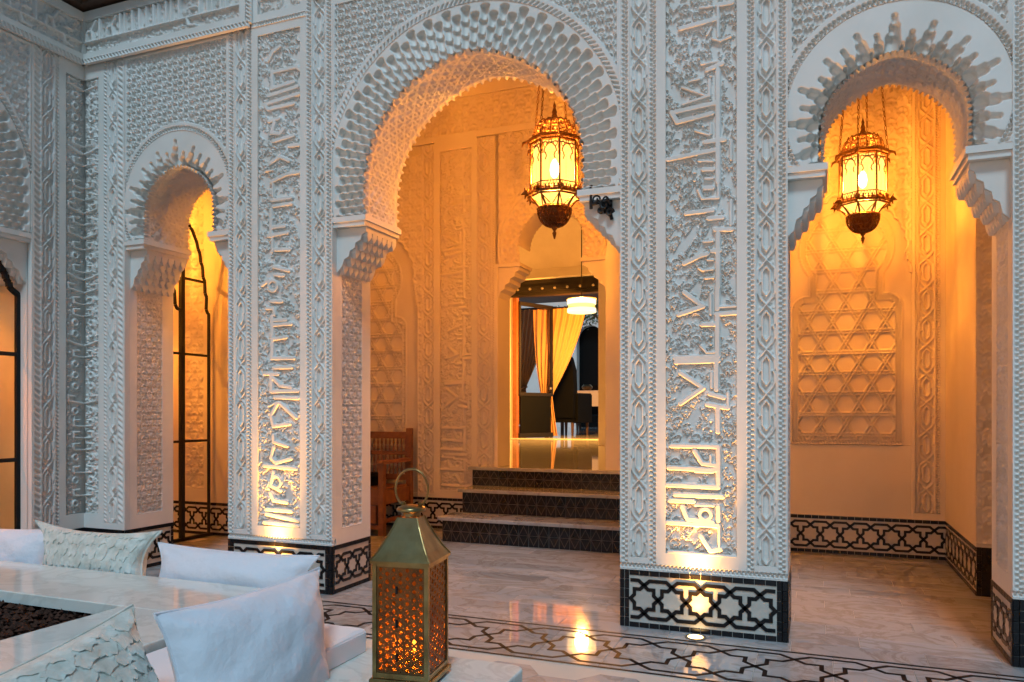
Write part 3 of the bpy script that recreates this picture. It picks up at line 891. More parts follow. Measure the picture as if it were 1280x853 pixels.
    # the two upper corners that the fan leaves open
    for sx in (1, -1):
        k = [o for o in outer if o[0] * sx > 0]
        topc = max((o for o in k if abs(abs(o[0]) - w / 2) < 1e-6), key=lambda o: o[1], default=(sx * w / 2, 2.6))
        nxt = min((o for o in k if abs(o[1] - ZTOP) < 1e-6), key=lambda o: -abs(o[0]), default=(0, ZTOP))
        part('corner_fill', MB().add([(topc[0], yb0, topc[1]), (sx * w / 2, yb0, ZTOP), (nxt[0], yb0, ZTOP)], [(0, 1, 2)]).mesh('corner_fill', 'stucco_plain'), t)
    part('wall_core', bm_.mesh('wall_core', 'stucco_plain'), t)
    if ztop < 3.87: part('upper_wall', MB().box(-w / 2, w / 2, 0.0, 0.07, ztop, ZTOP).mesh('upper_wall', 'stucco_plain'), t)
    # corbels: ledge over tiers of small stalactite cells
    for sx in (1, -1):
        corbel = w / 2 - ri + 0.004; cp = w / 2 - corbel
        mb = MB()
        def bx(a, b, y0, y1, z0, z1):
            xa, xb = (a, b) if sx > 0 else (-b, -a)
            mb.box(xa, xb, y0, y1, z0, z1)
        bx(cp - 0.012, w / 2, 0.002, TH, 2.448, 2.483); bx(cp, w / 2, 0.012, TH - 0.008, 2.418, 2.447)
        part('ledge', mb.mesh('ledge', 'stucco_plain'), t)
        prof = [(corbel * 0.93, 2.417), (corbel * 0.93, 2.385), (corbel * 0.80, 2.370), (corbel * 0.76, 2.335), (corbel * 0.60, 2.318), (corbel * 0.57, 2.285),
                (corbel * 0.42, 2.268), (corbel * 0.38, 2.232), (corbel * 0.23, 2.215), (corbel * 0.18, 2.178), (0.03, 2.16), (0.0, 2.13), (-0.004, 2.13), (-0.004, 2.417)]
        poly = [(sx * (w / 2 - p), z) for p, z in prof]
        if sx > 0: poly = poly[::-1]
        part('corbel', MB().extrude_xz(poly, 0.055, TH - 0.02).mesh('corbel', 'stucco_plain'), t)
        cells = MB(); ncell = 6; cwid = (TH - 0.09) / ncell
        for k in range(5):
            pj = corbel * (0.95 - 0.19 * k); zt = 2.385 - 0.05 * k; hh = 0.062
            for j in range(ncell):
                o = 0.5 if k % 2 else 0.0
                yc = 0.065 + (j + 0.5 + o * 0.5) * cwid
                if yc + cwid / 2 > TH - 0.02: continue
                xo = w / 2 - pj; xi = xo + 0.05; hw = cwid * 0.42
                V = [(sx * xo, yc - hw, zt), (sx * xi, yc - hw, zt), (sx * xi, yc + hw, zt), (sx * xo, yc + hw, zt),
                     (sx * (xo + .003), yc - hw, zt - hh * .45), (sx * xi, yc - hw, zt - hh * .45), (sx * xi, yc + hw, zt - hh * .45), (sx * (xo + .003), yc + hw, zt - hh * .45),
                     (sx * (xo + 0.012), yc, zt - hh), (sx * xi, yc, zt - hh)]
                F = [(0, 1, 2, 3), (0, 4, 5, 1), (1, 5, 6, 2), (2, 6, 7, 3), (3, 7, 4, 0), (4, 8, 9, 5), (5, 9, 6), (6, 9, 8, 7), (7, 8, 4)]
                cells.add(V, F)
        part('stalactite_cells', cells.mesh('stalactite_cells', 'stucco_plain'), t)
    return t
def r2_keep(X, Z, zr, R_): return np.hypot(X, Z - zr) < R_

# ================================================================== THE PLACE
YF = 4.22
XC = -5.22

# ---- piers of the front
def txt_large(w, zb, h): 
    return kufic_from_strokes(w, h, text_pier_large(w, zb), random.Random(21), 0.0028, 1.25)
def txt_small(w, zb, h):
    return kufic_from_strokes(w, h, text_pier_small(w, zb), random.Random(22), 0.0034, 1.05, flip=True)
carved_pier('white carved pier with gold-lit lettering between the big arch and the right arch', (-1.027, YF, 0), 0.89, txt_large, 'R')
carved_pier('white carved pier with gold-lit lettering, between the big arch and the small pointed arch', (-3.822, YF, 0), 0.865, txt_small, 'R', z_small=True)
carved_pier('white carved pier cut off by the right edge of the photo', (0.863, YF, 0), 0.89,
            lambda w, zb, h: kufic_from_strokes(w, h, [], random.Random(4), 0.009, 0.3), 'L')

# ---- inner corner pier: one half on the front, one half on the left wall
cp_ = thing('corner_pier', 'white carved corner pier whose bent lettering folds round the inner corner', 'pier', (XC, YF, 0))
FW = 0.42
def corner_half(t, loc, rz, mirror):
    # layout measured from the corner outwards
    lay = [('k', 0.152), ('p', 0.052), ('r', 0.036), ('c', 0.108), ('r', 0.056), ('p', 0.016)]
    tot = sum(a for _, a in lay); x = 0; fr = MB()
    def pos(x, w): return (x if not mirror else tot - x - w)
    def pl(name, me, x, w, z, y=0.0):
        o = part(name, me, t, (0, 0, 0), rz)
        v = Matrix.Rotation(rz, 3, 'Z') @ Vector((pos(x, w) + (0 if not mirror else -tot), y, z))
        o.location = Vector(loc) + v
    def fp(x0, x1, z0, z1):
        a, b = (x0, x1) if not mirror else (-x1, -x0)
        fr.box(a, b, 0, 0.045, z0, z1)
    fp(0, tot, 0.318, 0.365)
    for kind, w in lay:
        if kind == 'p': fp(x, x + w, 0.365, ZTOP)
        elif kind == 'r': pl('rope_border', rope_mesh(w, Z_COR - 0.365, 'twist'), x, w, 0.365)
        elif kind == 'c': pl('lattice_band', chain_mesh(w, Z_COR - 0.365, 0.005), x, w, 0.365)
        else:
            fp(x, x + w, 0.365, 0.43); fp(x, x + w, 3.75, ZTOP)
            rd = random.Random(33)
            c = kufic_from_strokes(w, 3.32, text_corner(w, 3.32, 'left' if mirror else 'right', rd), random.Random(8), 0.005, 1.3)
            foliage(c, w * .35 if not mirror else 0, w if not mirror else w * .65, 0, 3.3, 160, random.Random(6), .8)
            pl('calligraphy_panel', c.mesh('calligraphy_panel', 0.028), x, w, 0.43)
        if kind in 'rc': fp(x, x + w, Z_COR, ZTOP)
        x += w
    part('plain_frame', fr.mesh('plain_frame', 'stucco_plain'), t, loc, rz)
    return tot
corner_half(cp_, (0, 0, 0), 0.0, False)
corner_half(cp_, (0, 0, 0), PI / 2, True)
part('body', MB().box(-0.46, 0.39, 0.04, TH, 0.0, ZTOP).box(-0.46, -0.04, -0.42, 0.04, 0.0, ZTOP).mesh('body', 'stucco_plain'), cp_)
cv = scroll_canvas(0.25, 2.13 - 0.42, 0.005, tile=(TILE_B, TB))
part('jamb_panel', cv.mesh('jamb_panel', 0.016), cp_, (FW, 0.11, 0.42), PI / 2)
fm = MB(); plain(fm, 0.0455, 0.11, 0.318, ZTOP, 0, 0.03); plain(fm, 0.36, TH, 0.318, ZTOP, 0, 0.03); plain(fm, 0.11, 0.36, 0.318, 0.42, 0, 0.03); plain(fm, 0.11, 0.36, 2.13, ZTOP, 0, 0.03)
part('jamb_frame', fm.mesh('jamb_frame', 'stucco_plain'), cp_, (FW, 0, 0), PI / 2)
baseboard(cp_, FW, (0, 0, 0), 0, 0, 2)
baseboard(cp_, TH, (FW, 0, 0), PI / 2, 1, 1)
baseboard(cp_, FW, (0, -FW, 0), PI / 2, 2, 0)

# ---- arches of the front and the left wall
arch_bay('big central arch bordered by rows of teardrop hollows', (-1.992, YF, 0), 0, 1.93, 0.728, 2.66, 1.0, 2.72, 'petal', ZTOP, 0.275)
arch_bay('right arch with a starburst border round its opening', (0.363, YF, 0), 0, 1.0, 0.322, 2.655, 0.528, 2.735, 'star', ZTOP, 0.185)
arch_bay('small left arch with a starburst border, next to the inner corner', (-4.312, YF, 0), 0, 0.98, 0.315, 2.655, 0.512, 2.745, 'star', Z_COR, 0.185)
arch_bay('glazed arch of the left side wall, cut off by the photo edge', (XC, 2.834, 0), PI / 2, 1.93, 0.728, 2.66, 1.0, 2.72, 'petal', Z_COR, 0.275, res=0.0075)

# ---- frieze above the cornice line
fz = thing('carved_frieze', 'carved white lettered frieze running round the inner corner below the dark eave', 'frieze', (XC, YF, Z_COR))
def frieze_run(L, loc, rz, side, seed):
    rd = random.Random(seed); h = 0.25
    c = Canvas(L - 0.07, h, 0.005)
    x = 0.02
    foliage(c, 0, L, 0, h, int(L * 170), rd, 0.65)
    c.stroke([(0, 0.085), (L, 0.085)], 0.016, 1)
    while x < L - 0.12:
        k = rd.choice('abcda')
        if k == 'a': st = [[(x, .085), (x, .235)]]; x += 0.07
        elif k == 'b': st = [[(x, .085), (x, .235)], [(x + .045, .085), (x + .045, .235)]]; x += 0.12
        elif k == 'c': st = [[(x, .085), (x + .01, .16), (x + .06, .165), (x + .07, .085)], [(x + .06, .165), (x + .10, .23)]]; x += 0.14
        else: st = [[(x, .085), (x + .02, .03), (x + .08, .02)], [(x + .03, .15), (x + .08, .15)]]; x += 0.12
        for s_ in st:
            c.stroke(s_, 0.034, 1, 0.004, 'min')
        for s_ in st: c.stroke(s_, 0.022, 1)
    c.stroke([(0, 0.085), (L, 0.085)], 0.013, 1)
    part('frieze_panel', c.mesh('frieze_panel', 0.030), fz, (Matrix.Rotation(rz, 3, 'Z') @ Vector(loc)) + Vector((0, 0, 0.082)), rz)
    return c
frieze_run(1.56, (0.035, -0.034, 0), 0.0, 'front', 41)
frieze_run(1.6, (-1.6 + 0.035, -0.034, 0), PI / 2, 'left', 42)
ff = MB(); ff.box(0, 1.575, -0.034, -0.001, 0.040, 0.082); ff.box(0, 1.575, -0.034, -0.001, 0.332, 0.40); ff.box(0.0345, 0.036, -0.034, -0.001, 0.082, 0.332); ff.box(1.525, 1.575, -0.034, -0.001, 0.082, 0.332)
part('frieze_frame', ff.mesh('frieze_frame', 'stucco_plain'), fz)
ff = MB(); ff.box(-1.6, 0, -0.034, -0.001, 0.040, 0.082); ff.box(-1.6, 0, -0.034, -0.001, 0.332, 0.40); ff.box(-0.036, -0.0345, -0.034, -0.001, 0.082, 0.332)
part('frieze_frame', ff.mesh('frieze_frame', 'stucco_plain'), fz, (0, 0, 0), PI / 2)
part('rope_border', rope_mesh_h(1.60, 0.040, 'twist'), fz, (0, -0.040, 0))
part('rope_border', rope_mesh_h(1.6, 0.040, 'twist', 0.005), fz, Matrix.Rotation(PI / 2, 3, 'Z') @ Vector((-1.6, -0.040, 0)), PI / 2)
part('rope_border', rope_mesh(0.034, 0.72, 'twist'), fz, (1.578, -0.030, 0.03))

# ---- dark wooden eave over the corner
ev = thing('wooden_eave', 'dark wooden eave above the carved corner frieze', 'eave', (XC, YF, 4.27))
part('fascia', MB().box(0, 1.5, -0.10, 0, 0, 0.14).mesh('fascia', 'dark_wood'), ev)
part('fascia', MB().box(0, 0.10, -3.2, -0.101, 0, 0.14).mesh('fascia', 'dark_wood'), ev)
bmesh_ = MB().box(0, 0.035, 0, 0.06, 0, 0.05).mesh('bracket', 'dark_wood')
for i in range(12): part('bracket', bmesh_, ev, (0.14 + i * 0.11, -0.16, 0.05))
part('top_board', MB().box(0, 1.5, -0.20, 0, 0.141, 0.17).mesh('top_board', 'dark_wood'), ev)

# ------------------------------------------------------------------ floor: sheet, slabs, inlaid band
gr = part('ground', MB().box(-60, 60, -60, 60, -0.3, -0.008).mesh('ground', 'grout')); structure(gr)
gr['label'] = 'pale grout bed under the marble slabs'
fl = part('floor', MB().box(-7.2, 4, -1, 7.05, -0.008, -0.0035).mesh('floor', 'grout')); structure(fl)
SLAB = {}
def slab(w, d, x, y, m='marble', c=0.0012):
    g = 0.0012
    k = (round(w, 3), round(d, 3), m)
    if k not in SLAB: SLAB[k] = MB().bbox(g, w - g, g, d - g, -0.0035, 0.0, c).mesh('slab', m)
    return part('slab', SLAB[k], fl, (x, y, 0))
x = -5.9
# bays and threshold: long narrow slabs laid along the front
y = 4.072; row = 0
rs = random.Random(3)
while y < 7.0:
    x = -5.7 + (0.0, 0.33, 0.17)[row % 3]
    while x < 2.0:
        if not (-3.2 < x < -1.4 and y > 6.4) and not (x < -4.9 and y > 5.85): slab(0.62, 0.20, x, y)
        x += 0.62
    y += 0.20; row += 1
# courtyard side: elongated hexagons
hw, hh = 0.17, 0.115
hexp = [(-hw, 0), (-hw * .5, -hh), (hw * .5, -hh), (hw, 0), (hw * .5, hh), (-hw * .5, hh)]
def hex_mesh():
    V = []; 
    for z, k in ((-0.0035, .993), (-0.0012, .990), (0, .982)): V += [(a * k, b * k, z) for a, b in hexp]
    F = [tuple(range(12, 18))]
    for a in (0, 6):
        for i in range(6): j = (i + 1) % 6; F.append((a + i, a + j, a + 6 + j, a + 6 + i))
    return mesh_of('slab', V, F, 'marble')
HX = hex_mesh()
for i in range(-4, 16):
    for j in range(-12, 2):
        xx = -1.6 + i * hw * 1.5; yy = 3.40 + j * hh * 2 + (hh if i % 2 else 0)
        if yy + hh > 3.478 or xx < -2.1: continue
        if yy < 2.0 or xx > 1.4: continue
        part('slab', HX, fl, (xx, yy, 0))
# inlaid band in front of the piers, pale field slabs and dark straps
y0b, y1b = 3.485, 4.068
sx0 = -5.1
pf = 0.345
for i in range(20): slab(pf, y1b - y0b, sx0 + i * pf, y0b)
mb = MB()
for pts, cl in strap_paths(pf, 20, sx0, (y0b + y1b) / 2): mb.strap(pts, 0.021, cl, 'xy', -0.001, 0.0012)
ob = part('inlay_straps', mb.mesh('inlay_straps', 'brown_inlay'), fl)
for yy in (y0b + 0.006, y1b - 0.006):
    part('inlay_line', MB().box(-5.1, 2.0, yy - 0.009, yy + 0.009, -0.001, 0.0014).mesh('inlay_line', 'brown_inlay'), fl)
slab(6.9, 0.0035 + 0.003, -5.1, 3.4785, 'grout')


def recolour(f):
    def g(*a, **k):
        me = f(*a, **k); me.materials.clear(); me.materials.append(M['lamp_tinted']); return me
    return g
chain_tinted, rope_tinted, rope_tinted_h = recolour(chain_mesh), recolour(rope_mesh), recolour(rope_mesh_h)
# ------------------------------------------------------------------ inner walls
YB = 7.05
def wall_thing(name, label, cat, mb, loc=(0, 0, 0), m='lamp_tinted_plain'):
    t = thing(name, label, cat, loc)
    part('wall_body', mb.mesh('wall_body', m), t)
    return t
# main back wall with the way up to the door; local origin at world (0, YB, 0), opening -2.967..-1.855
bw = thing('back_wall', 'warm lit carved wall behind the big arch, with the stairs and doorway in it', 'wall', (0, YB, 0))
part('wall_body', MB().box(-5.2, -2.97, 0.048, 0.34, 0, 4.7).box(-1.852, -0.6, 0.048, 0.34, 0, 4.7).mesh('wall_body', 'lamp_tinted_plain'), bw)
def lattice_panel_canvas(w, h, res, xc, zc, rc, hw_, zsh, border=True):
    """raised star lattice inside a keyhole outline: circle (xc,zc,rc) above a block of half width hw_ up to zsh"""
    c = Canvas(w, h, res)
    X, Z = np.broadcast_arrays(c.x[None, :] - xc, c.y[:, None] + 0.0)
    neck = 0.29
    blk = np.maximum(np.abs(X) - hw_, Z - zsh)
    # rounded shoulders
    rs_ = 0.12
    qx = np.maximum(np.abs(X) - (hw_ - rs_), 0); qz = np.maximum(Z - (zsh - rs_), 0)
    blk = np.where((Z > zsh - rs_) & (np.abs(X) > hw_ - rs_), np.hypot(qx, qz) - rs_, blk)
    nk = np.maximum(np.abs(X) - neck, Z - zc)
    cir = np.hypot(X, Z - zc) - rc
    sdf = np.minimum(np.minimum(blk, cir), nk)
    s = 0.175; k = np.zeros_like(X)
    def line(a, off):
        d = X * math.cos(a) + (Z + off) * math.sin(a)
        d = np.abs((d / s) % 1.0 - 0.5) * s
        return np.maximum(np.clip((0.0055 - np.abs(d - 0.0110)) / 0.004 + .5, 0, 1), 0)
    for a in (PI / 2, PI / 6, 5 * PI / 6): k = np.maximum(k, line(a, 0.0))
    # small rings in the triangles
    px = s / math.cos(PI / 6)
    for i in range(-6, 7):
        for j in range(-2, 20):
            cx = i * s * 0.5 * 2 / 2; 
            cx = i * px + (px / 2 if j % 2 else 0); cz = j * s
            for dx_ in (1, -1):
                cc = (xc + cx, cz + dx_ * px * 0.577)
                c.ring(cc[0], cc[1], 0.024, 0.008, 0.8)
    k = np.maximum(k, c.Z)
    rp = -sdf
    out = np.where(sdf < -0.055, k, 0.0)
    band = (sdf >= -0.055) & (sdf < -0.012)
    along = (X * 1.0 + Z) * 1.0
    out = np.where(band, np.where(np.sin((X + Z) * 2 * PI / 0.03) * np.sin((X - Z) * 2 * PI / 0.03) > 0.25, 0.15, 0.9), out)
    out = np.where((sdf >= -0.060) & (sdf < -0.052), 1.0, out)
    out = np.where((sdf >= -0.012), 1.0, out)
    plain_ = sdf >= 0.0
    c.Z = np.where(plain_, 0.55, out)
    return c
def blind_arch_plate(w, ztop, zspr, xc, rc, jamb, res, tile=(TILE_A, TA), zbot=0.33):
    """carved plate with an arched, toothed opening; local x 0..w"""
    c = Canvas(w, ztop - zbot, res)
    X, Z = np.broadcast_arrays(c.x[None, :] - xc, c.y[:, None] + zbot)
    r = np.hypot(X, Z - zspr); th = np.arctan2(Z - zspr, X)
    rr = rc + 0.018 * np.abs(np.sin(th * 15)) + 0.05 * np.exp(-((th - PI / 2) / .3) ** 2)
    stepx = rc + (jamb - rc) * np.clip(np.floor((zspr + 0.02 - Z) / 0.055) / 6, 0, 1)
    hole = np.where(Z > zspr, r < rr, np.abs(X) < stepx)
    c.Z = tile_sample(tile[0], tile[1], tile[1], np.abs(X), Z)
    rim = np.where(Z > zspr, (r < rr + 0.03), np.abs(X) < stepx + 0.02)
    c.Z[rim] = 1
    keep = ~hole
    cell = keep[:-1, :-1] & keep[1:, 1:] & keep[1:, :-1] & keep[:-1, 1:]
    return c, cell
def field(parent, name, c, depth, x, z, y=0.0, rz=0.0, org=(0, 0, 0), m='lamp_tinted', mask=None):
    me = c.mesh(name, depth, m, mask)
    v = Matrix.Rotation(rz, 3, 'Z') @ Vector((x, y, z)) + Vector(org)
    return part(name, me, parent, v, rz)
def framed(parent, x0, x1, z0, z1, y0=0.0, y1=0.041, rz=0, org=(0, 0, 0), name='plain_frame'):
    return part(name, MB().box(x0, x1, y0, y1, z0, z1).mesh(name, 'lamp_tinted_plain'), parent, org, rz)
# left part: keyhole niche X -5.05..-3.83
kc = lattice_panel_canvas(1.22, 3.1, 0.009, 0.61, 2.26, 0.36, 0.42, 1.86)
field(bw, 'star_lattice_panel', kc, 0.026, -5.05, 0.36, 0.018)
bc, cell = blind_arch_plate(1.22, 3.90, 2.62, 0.61, 0.50, 0.56, 0.009)
field(bw, 'carved_spandrel', bc, 0.016, -5.05, 0.33, -0.012, mask=cell)
framed(bw, -5.2, -3.83, 0.318, 0.36); framed(bw, -5.2, -5.05, 0.36, 4.0)
part('lattice_band', chain_tinted(0.15, 3.63, 0.007), bw, (-3.83, 0, 0.36))
framed(bw, -3.68, -3.615, 0.36, 4.0); framed(bw, -3.255, -3.20, 0.36, 4.0); framed(bw, -3.83, -2.967, 0.318, 0.36)
kc = kufic_from_strokes(0.36, 3.5, [s for s in text_pier_large(0.36, 0.38)], random.Random(51), 0.007, 0.9)
field(bw, 'calligraphy_panel', kc, 0.024, -3.615, 0.40, 0.0); framed(bw, -3.615, -3.255, 0.36, 0.40); framed(bw, -3.615, -3.255, 3.9, 4.0)
part('lattice_band', chain_tinted(0.16, 3.63, 0.007), bw, (-3.20, 0, 0.36))
part('rope_border', rope_tinted(0.04, 3.63, 'rope', 0.006), bw, (-3.04, -0.002, 0.36)); framed(bw, -3.0, -2.967, 0.36, 2.69)
framed(bw, -5.2, -0.6, 4.0, 4.06); framed(bw, -5.2, -0.6, 4.42, 4.60, -0.02)
cf = scroll_canvas(4.6, 0.36, 0.010, tile=(TILE_A, TA)); field(bw, 'frieze_panel', cf, 0.018, -5.2, 4.06)
# door-side arch (local origin at centre of the opening)
ia = thing('inner_arch', 'warm lit inner arch above the stairs, bordered by small teardrop hollows', 'arch', (-2.411, YB, 0))
def inner_arch(t, w, ri, zi, zbase, ztop, xl, xr, res=0.007):
    c = Canvas(xr - xl, ztop - zbase, res)
    X, Z = np.broadcast_arrays(c.x[None, :] + xl, c.y[:, None] + zbase)
    r = np.hypot(X, Z - zi); th = np.arctan2(Z - zi, X)
    rr = ri * (1 + 0.06 * np.exp(-((th - PI / 2) / .3) ** 2)) + 0.014 * np.abs(np.cos(th * 24))
    c.Z = tile_sample(TILE_A, TA, TA, np.abs(X), Z)
    c.Z[(np.abs(r - 0.56) < 0.012)] = 1
    R1 = 0.535; pit = 0.105
    inz = r < R1
    f = np.ones_like(r)
    for par in (0, 1):
        u = (th / (2 * pit) + .5 * par) % 1.0 - .5; p = u * 2 * pit * r / (pit * r * .62)
        for k in range(3):
            q = (R1 - .02 - (k + .5 * par) * .065 - r) / .07
            bell = np.clip(1 - (np.abs(p) / np.clip(.35 + 2.6 * q, 1e-3, 1)) ** 2.4, 0, 1)
            f = np.minimum(f, 1 - np.sqrt(bell) * np.where((q > 0) & (q < 1), np.clip(q * 9, 0, 1) * (1.02 - q) ** .8, 0) * 1.6)
    c.Z = np.where(inz, f, c.Z)
    hole = (r < rr) | ((np.abs(X) < ri) & (Z < zi))
    keep = ~hole
    cell = keep[:-1, :-1] & keep[1:, 1:] & keep[1:, :-1] & keep[:-1, 1:]
    part('arch_face', c.mesh('arch_face', 0.022, 'lamp_tinted', cell, True, xl, zbase), t)
    a0 = 0.0; A = np.linspace(0, PI, 110)[None, :]; Yv = np.linspace(0.02, 0.34, 20)[:, None]; A, Yv = np.broadcast_arrays(A, Yv)
    rA = ri * (1 + 0.06 * np.exp(-((A - PI / 2) / .3) ** 2)) + np.where((Yv < .05) | (Yv > .31), 0.014 * np.abs(np.cos(A * 24)), 0.008)
    part('soffit', grid_mesh('soffit', np.stack([rA * np.cos(A), Yv, zi + rA * np.sin(A)], -1), 'lamp_tinted'), t)
    part('wall_core', MB().box(-w / 2, w / 2, .05, .33, zi + ri + 0.06, ztop).mesh('wall_core', 'lamp_tinted_plain'), t)
    n = 14
    for sx in (1, -1):
        V = []; F = []
        for y in (.05,):
            for i in range(n + 1):
                a = PI / 2 * i / n; q = ri + .03
                V.append((sx * q * math.cos(a), y, zi + q * math.sin(a))); V.append((sx * w / 2, y, zi + q * math.sin(a)))
        m_ = 2 * (n + 1)
        for i in range(n): F.append((2 * i, 2 * i + 1, 2 * i + 3, 2 * i + 2))
        part('wall_core', mesh_of('wall_core', V, F, 'lamp_tinted_plain'), t)
        pr = w / 2 - ri + .01; k = sx
        mb = MB(); a, b = sorted((k * (ri - .012), k * w / 2)); mb.box(a, b, 0.0, .33, 2.655, 2.69)
        part('ledge', mb.mesh('ledge', 'lamp_tinted_plain'), t)
        prof = [(pr * .93, 2.654), (pr * .93, 2.62), (pr * .75, 2.60), (pr * .72, 2.56), (pr * .52, 2.54), (pr * .5, 2.50), (pr * .3, 2.48), (pr * .27, 2.44), (.02, 2.41), (0, 2.36), (-.004, 2.36), (-.004, 2.654)]
        poly = [(k * (w / 2 - p), z) for p, z in prof]
        part('corbel', MB().extrude_xz(poly[::-1] if k > 0 else poly, .02, .32).mesh('corbel', 'lamp_tinted_plain'), t)
inner_arch(ia, 1.112, 0.325, 2.86, 2.69, 4.0, -0.556, 0.60)
framed(bw, -1.855, -0.6, 0.64, 4.0, name='right_jamb_wall')

# stairs
st = thing('marble_stairs', 'three marble steps with dark tiled risers leading up to the inner arch', 'stairs', (0, 0, 0))
SX0, SX1 = -3.20, -0.75
rt = black_tile_mesh(0.0915, 0.0645); 
def riser_tile_mesh():
    m = M['black_tile']; w, h = 0.094, 0.095
    mb = MB(); me_ = black_tile_mesh(w, h)
    return me_, w, h
def step(x0, x1, yr, yback, z0, z1):
    part('step_core', MB().box(x0 + .002, x1, yr + .004, yback, z0, z1 - .034).mesh('step_core', 'grout'), st)
    part('tread', MB().bbox(x0 - .035, x1, yr - .035, yback, z1 - .033, z1, .006).mesh('tread', 'marble'), st)
    w, h = .0955, (z1 - .034 - z0) / 2; me_ = black_tile_mesh(w, h)
    n = int((x1 - x0) / w)
    dm = MB().strap([(0, h * .84), (w * .46, 0), (0, -h * .84), (-w * .46, 0)], .006, True, 'xz', .004, .0052).mesh('diamond', 'riser_line')
    for i in range(n):
        for k in range(2): part('tile', me_, st, (x0 + i * w, yr + .003, z0 + k * h))
        part('diamond', dm, st, (x0 + (i + .5) * w, yr + .003, z0 + h))
step(-3.24, SX1, 6.37, 6.70, 0.0, 0.232)
step(-3.19, SX1, 6.70, 7.05, 0.232, 0.463)
step(-3.235, SX1, 7.03, 7.40, 0.463, 0.655)
lnd = part('landing_floor', MB().box(-7.5, -0.5, 7.40, 15.0, 0.4, 0.6535).mesh('landing_floor', 'marble')); structure(lnd)

# skirting of the back wall, left part
baseboard(bw, 1.96, (-5.2, 0, 0), 0, 0, 0)
# wall of the left bay, and the return between the two depths
lb = thing('left_bay_wall', 'warm lit carved wall seen through the small left arch', 'wall', (0, 5.85, 0))
part('wall_body', MB().box(-7.3, -4.98, 0.04, 0.3, 0, 4.7).mesh('wall_body', 'lamp_tinted_plain'), lb)
cc = scroll_canvas(1.0, 2.1, 0.008); field(lb, 'scroll_panel', cc, 0.018, -7.0, 0.45); framed(lb, -7.3, -7.0, .318, 4.6); framed(lb, -7.0, -6.0, .318, .45); framed(lb, -7.0, -6.0, 2.55, 4.6)
cc = scroll_canvas(0.26, 3.9, 0.008); framed(lb, -6.0, -5.86, .318, 4.6); field(lb, 'scroll_panel', cc, 0.018, -5.86, 0.45); framed(lb, -5.86, -5.6, .318, .45)
framed(lb, -5.6, -5.30, .318, 4.6); part('lattice_band', chain_tinted(.16, 4.2, .008), lb, (-5.30, 0, .36)); framed(lb, -5.14, -4.98, .318, 4.6)
baseboard(lb, 2.3, (-7.28, 0, 0), 0, 0, 0)
rw_ = thing('return_wall', 'warm lit plain wall end beside the carved wooden bench', 'wall', (-5.0, 5.85, 0))
part('wall_body', MB().box(-.2, 0, .31, 1.2, 0, 4.6).mesh('wall_body', 'lamp_tinted_plain'), rw_)
# transverse wall with a glazed doorway, X = -5.5
tw = thing('glazed_doorway', 'open glazed door with a scalloped black iron frame behind the small arch', 'door', (-5.5, 4.69, 0))
def bar(mb, pts, r=.012): mb.tube(pts, r, 6)
def leaf_frame(t, y0, y1, ztop_, org=(0, 0, 0), scal=True, xw=0.0):
    """iron frame of a door leaf in a plane of constant x, from y0 to y1"""
    fr = MB(); w = .034
    yc, r = y0, (y1 - y0)
    pts = [(xw, y1, 0.0), (xw, y1, 2.16)]
    k = 9
    for i in range(k):      # steps and cusps up to the crown
        a = i / (k - 1)
        yy = y1 - (0.10 + 0.80 * a ** 1.4) * (y1 - y0); zz = 2.20 + 0.80 * math.sin(a * PI / 2)
        pts.append((xw, yy + .02, zz - .035)); pts.append((xw, yy, zz))
    pts.append((xw, y0, 3.06))
    for a, b in zip(pts[:-1], pts[1:]): bar(fr, [a, b], .016)
    fr.box(xw - .02, xw + .02, y0 - .02, y0 + .02, 0, 3.06)
    fr.box(xw - .018, xw + .018, y0, y1, 0.0, .03)
    part('leaf_frame', fr.mesh('leaf_frame', 'iron'), t)
    for z in (.93, 1.75, 2.46):
        yy = y1 if z < 2.2 else y1 - .20 * (y1 - y0)
        part('glazing_bar', MB().box(xw - .011, xw + .011, y0, yy, z - .011, z + .011).mesh('glazing_bar', 'iron'), t)
    for z0_, z1_ in ((.03, .92), (.94, 1.74), (1.76, 2.16)):
        part('pane', mesh_of('pane', [(xw, y0 + .02, z0_), (xw, y1 - .016, z0_), (xw, y1 - .016, z1_), (xw, y0 + .02, z1_)], [(0, 1, 2, 3)], 'glass'), t)
leaf_frame(tw, 0.78, 1.12, 0)
leaf_frame(tw, 0.08, 0.77, 0)
part('threshold', MB().box(-.02, .02, 0, 1.16, 0, .028).mesh('threshold', 'iron'), tw)
cuspw = MB()
# glazed screen in the left side arch
gs = thing('glazed_screen', 'black framed glazing filling the arch of the left side wall', 'window', (XC - 0.14, 2.855, 0))
fr = MB()
prof = [(.945, 0), (.945, 2.05)]
for i in range(9):
    a = i / 8; yy = .90 - .2 * a; zz = 2.10 + .42 * a; prof += [(yy, zz - .02), (yy - .022, zz)]
for i in range(1, 12):
    a = i / 12 * PI / 2; prof.append((.68 * math.cos(a), 2.66 + .70 * math.sin(a)))
for sg in (1, -1):
    P_ = [(0, sg * a, b) for a, b in prof]
    for a, b in zip(P_[:-1], P_[1:]): fr.tube([a, b], .024, 6)
fr.box(-.02, .02, -.95, .95, 0, .04)
part('screen_frame', fr.mesh('screen_frame', 'iron'), gs)
for z in (.86, 1.62, 2.3): part('glazing_bar', MB().box(-.012, .012, -.93, .93, z - .014, z + .014).mesh('glazing_bar', 'iron'), gs)
for yy in (-.45, .45): part('glazing_bar', MB().box(-.012, .012, yy - .012, yy + .012, 0, 3.1).mesh('glazing_bar', 'iron'), gs)
part('pane', mesh_of('pane', [(0, -.93, .04), (0, .93, .04), (0, .93, 2.1), (0, -.93, 2.1)], [(0, 1, 2, 3)], 'lamp_tinted_glass'), gs)
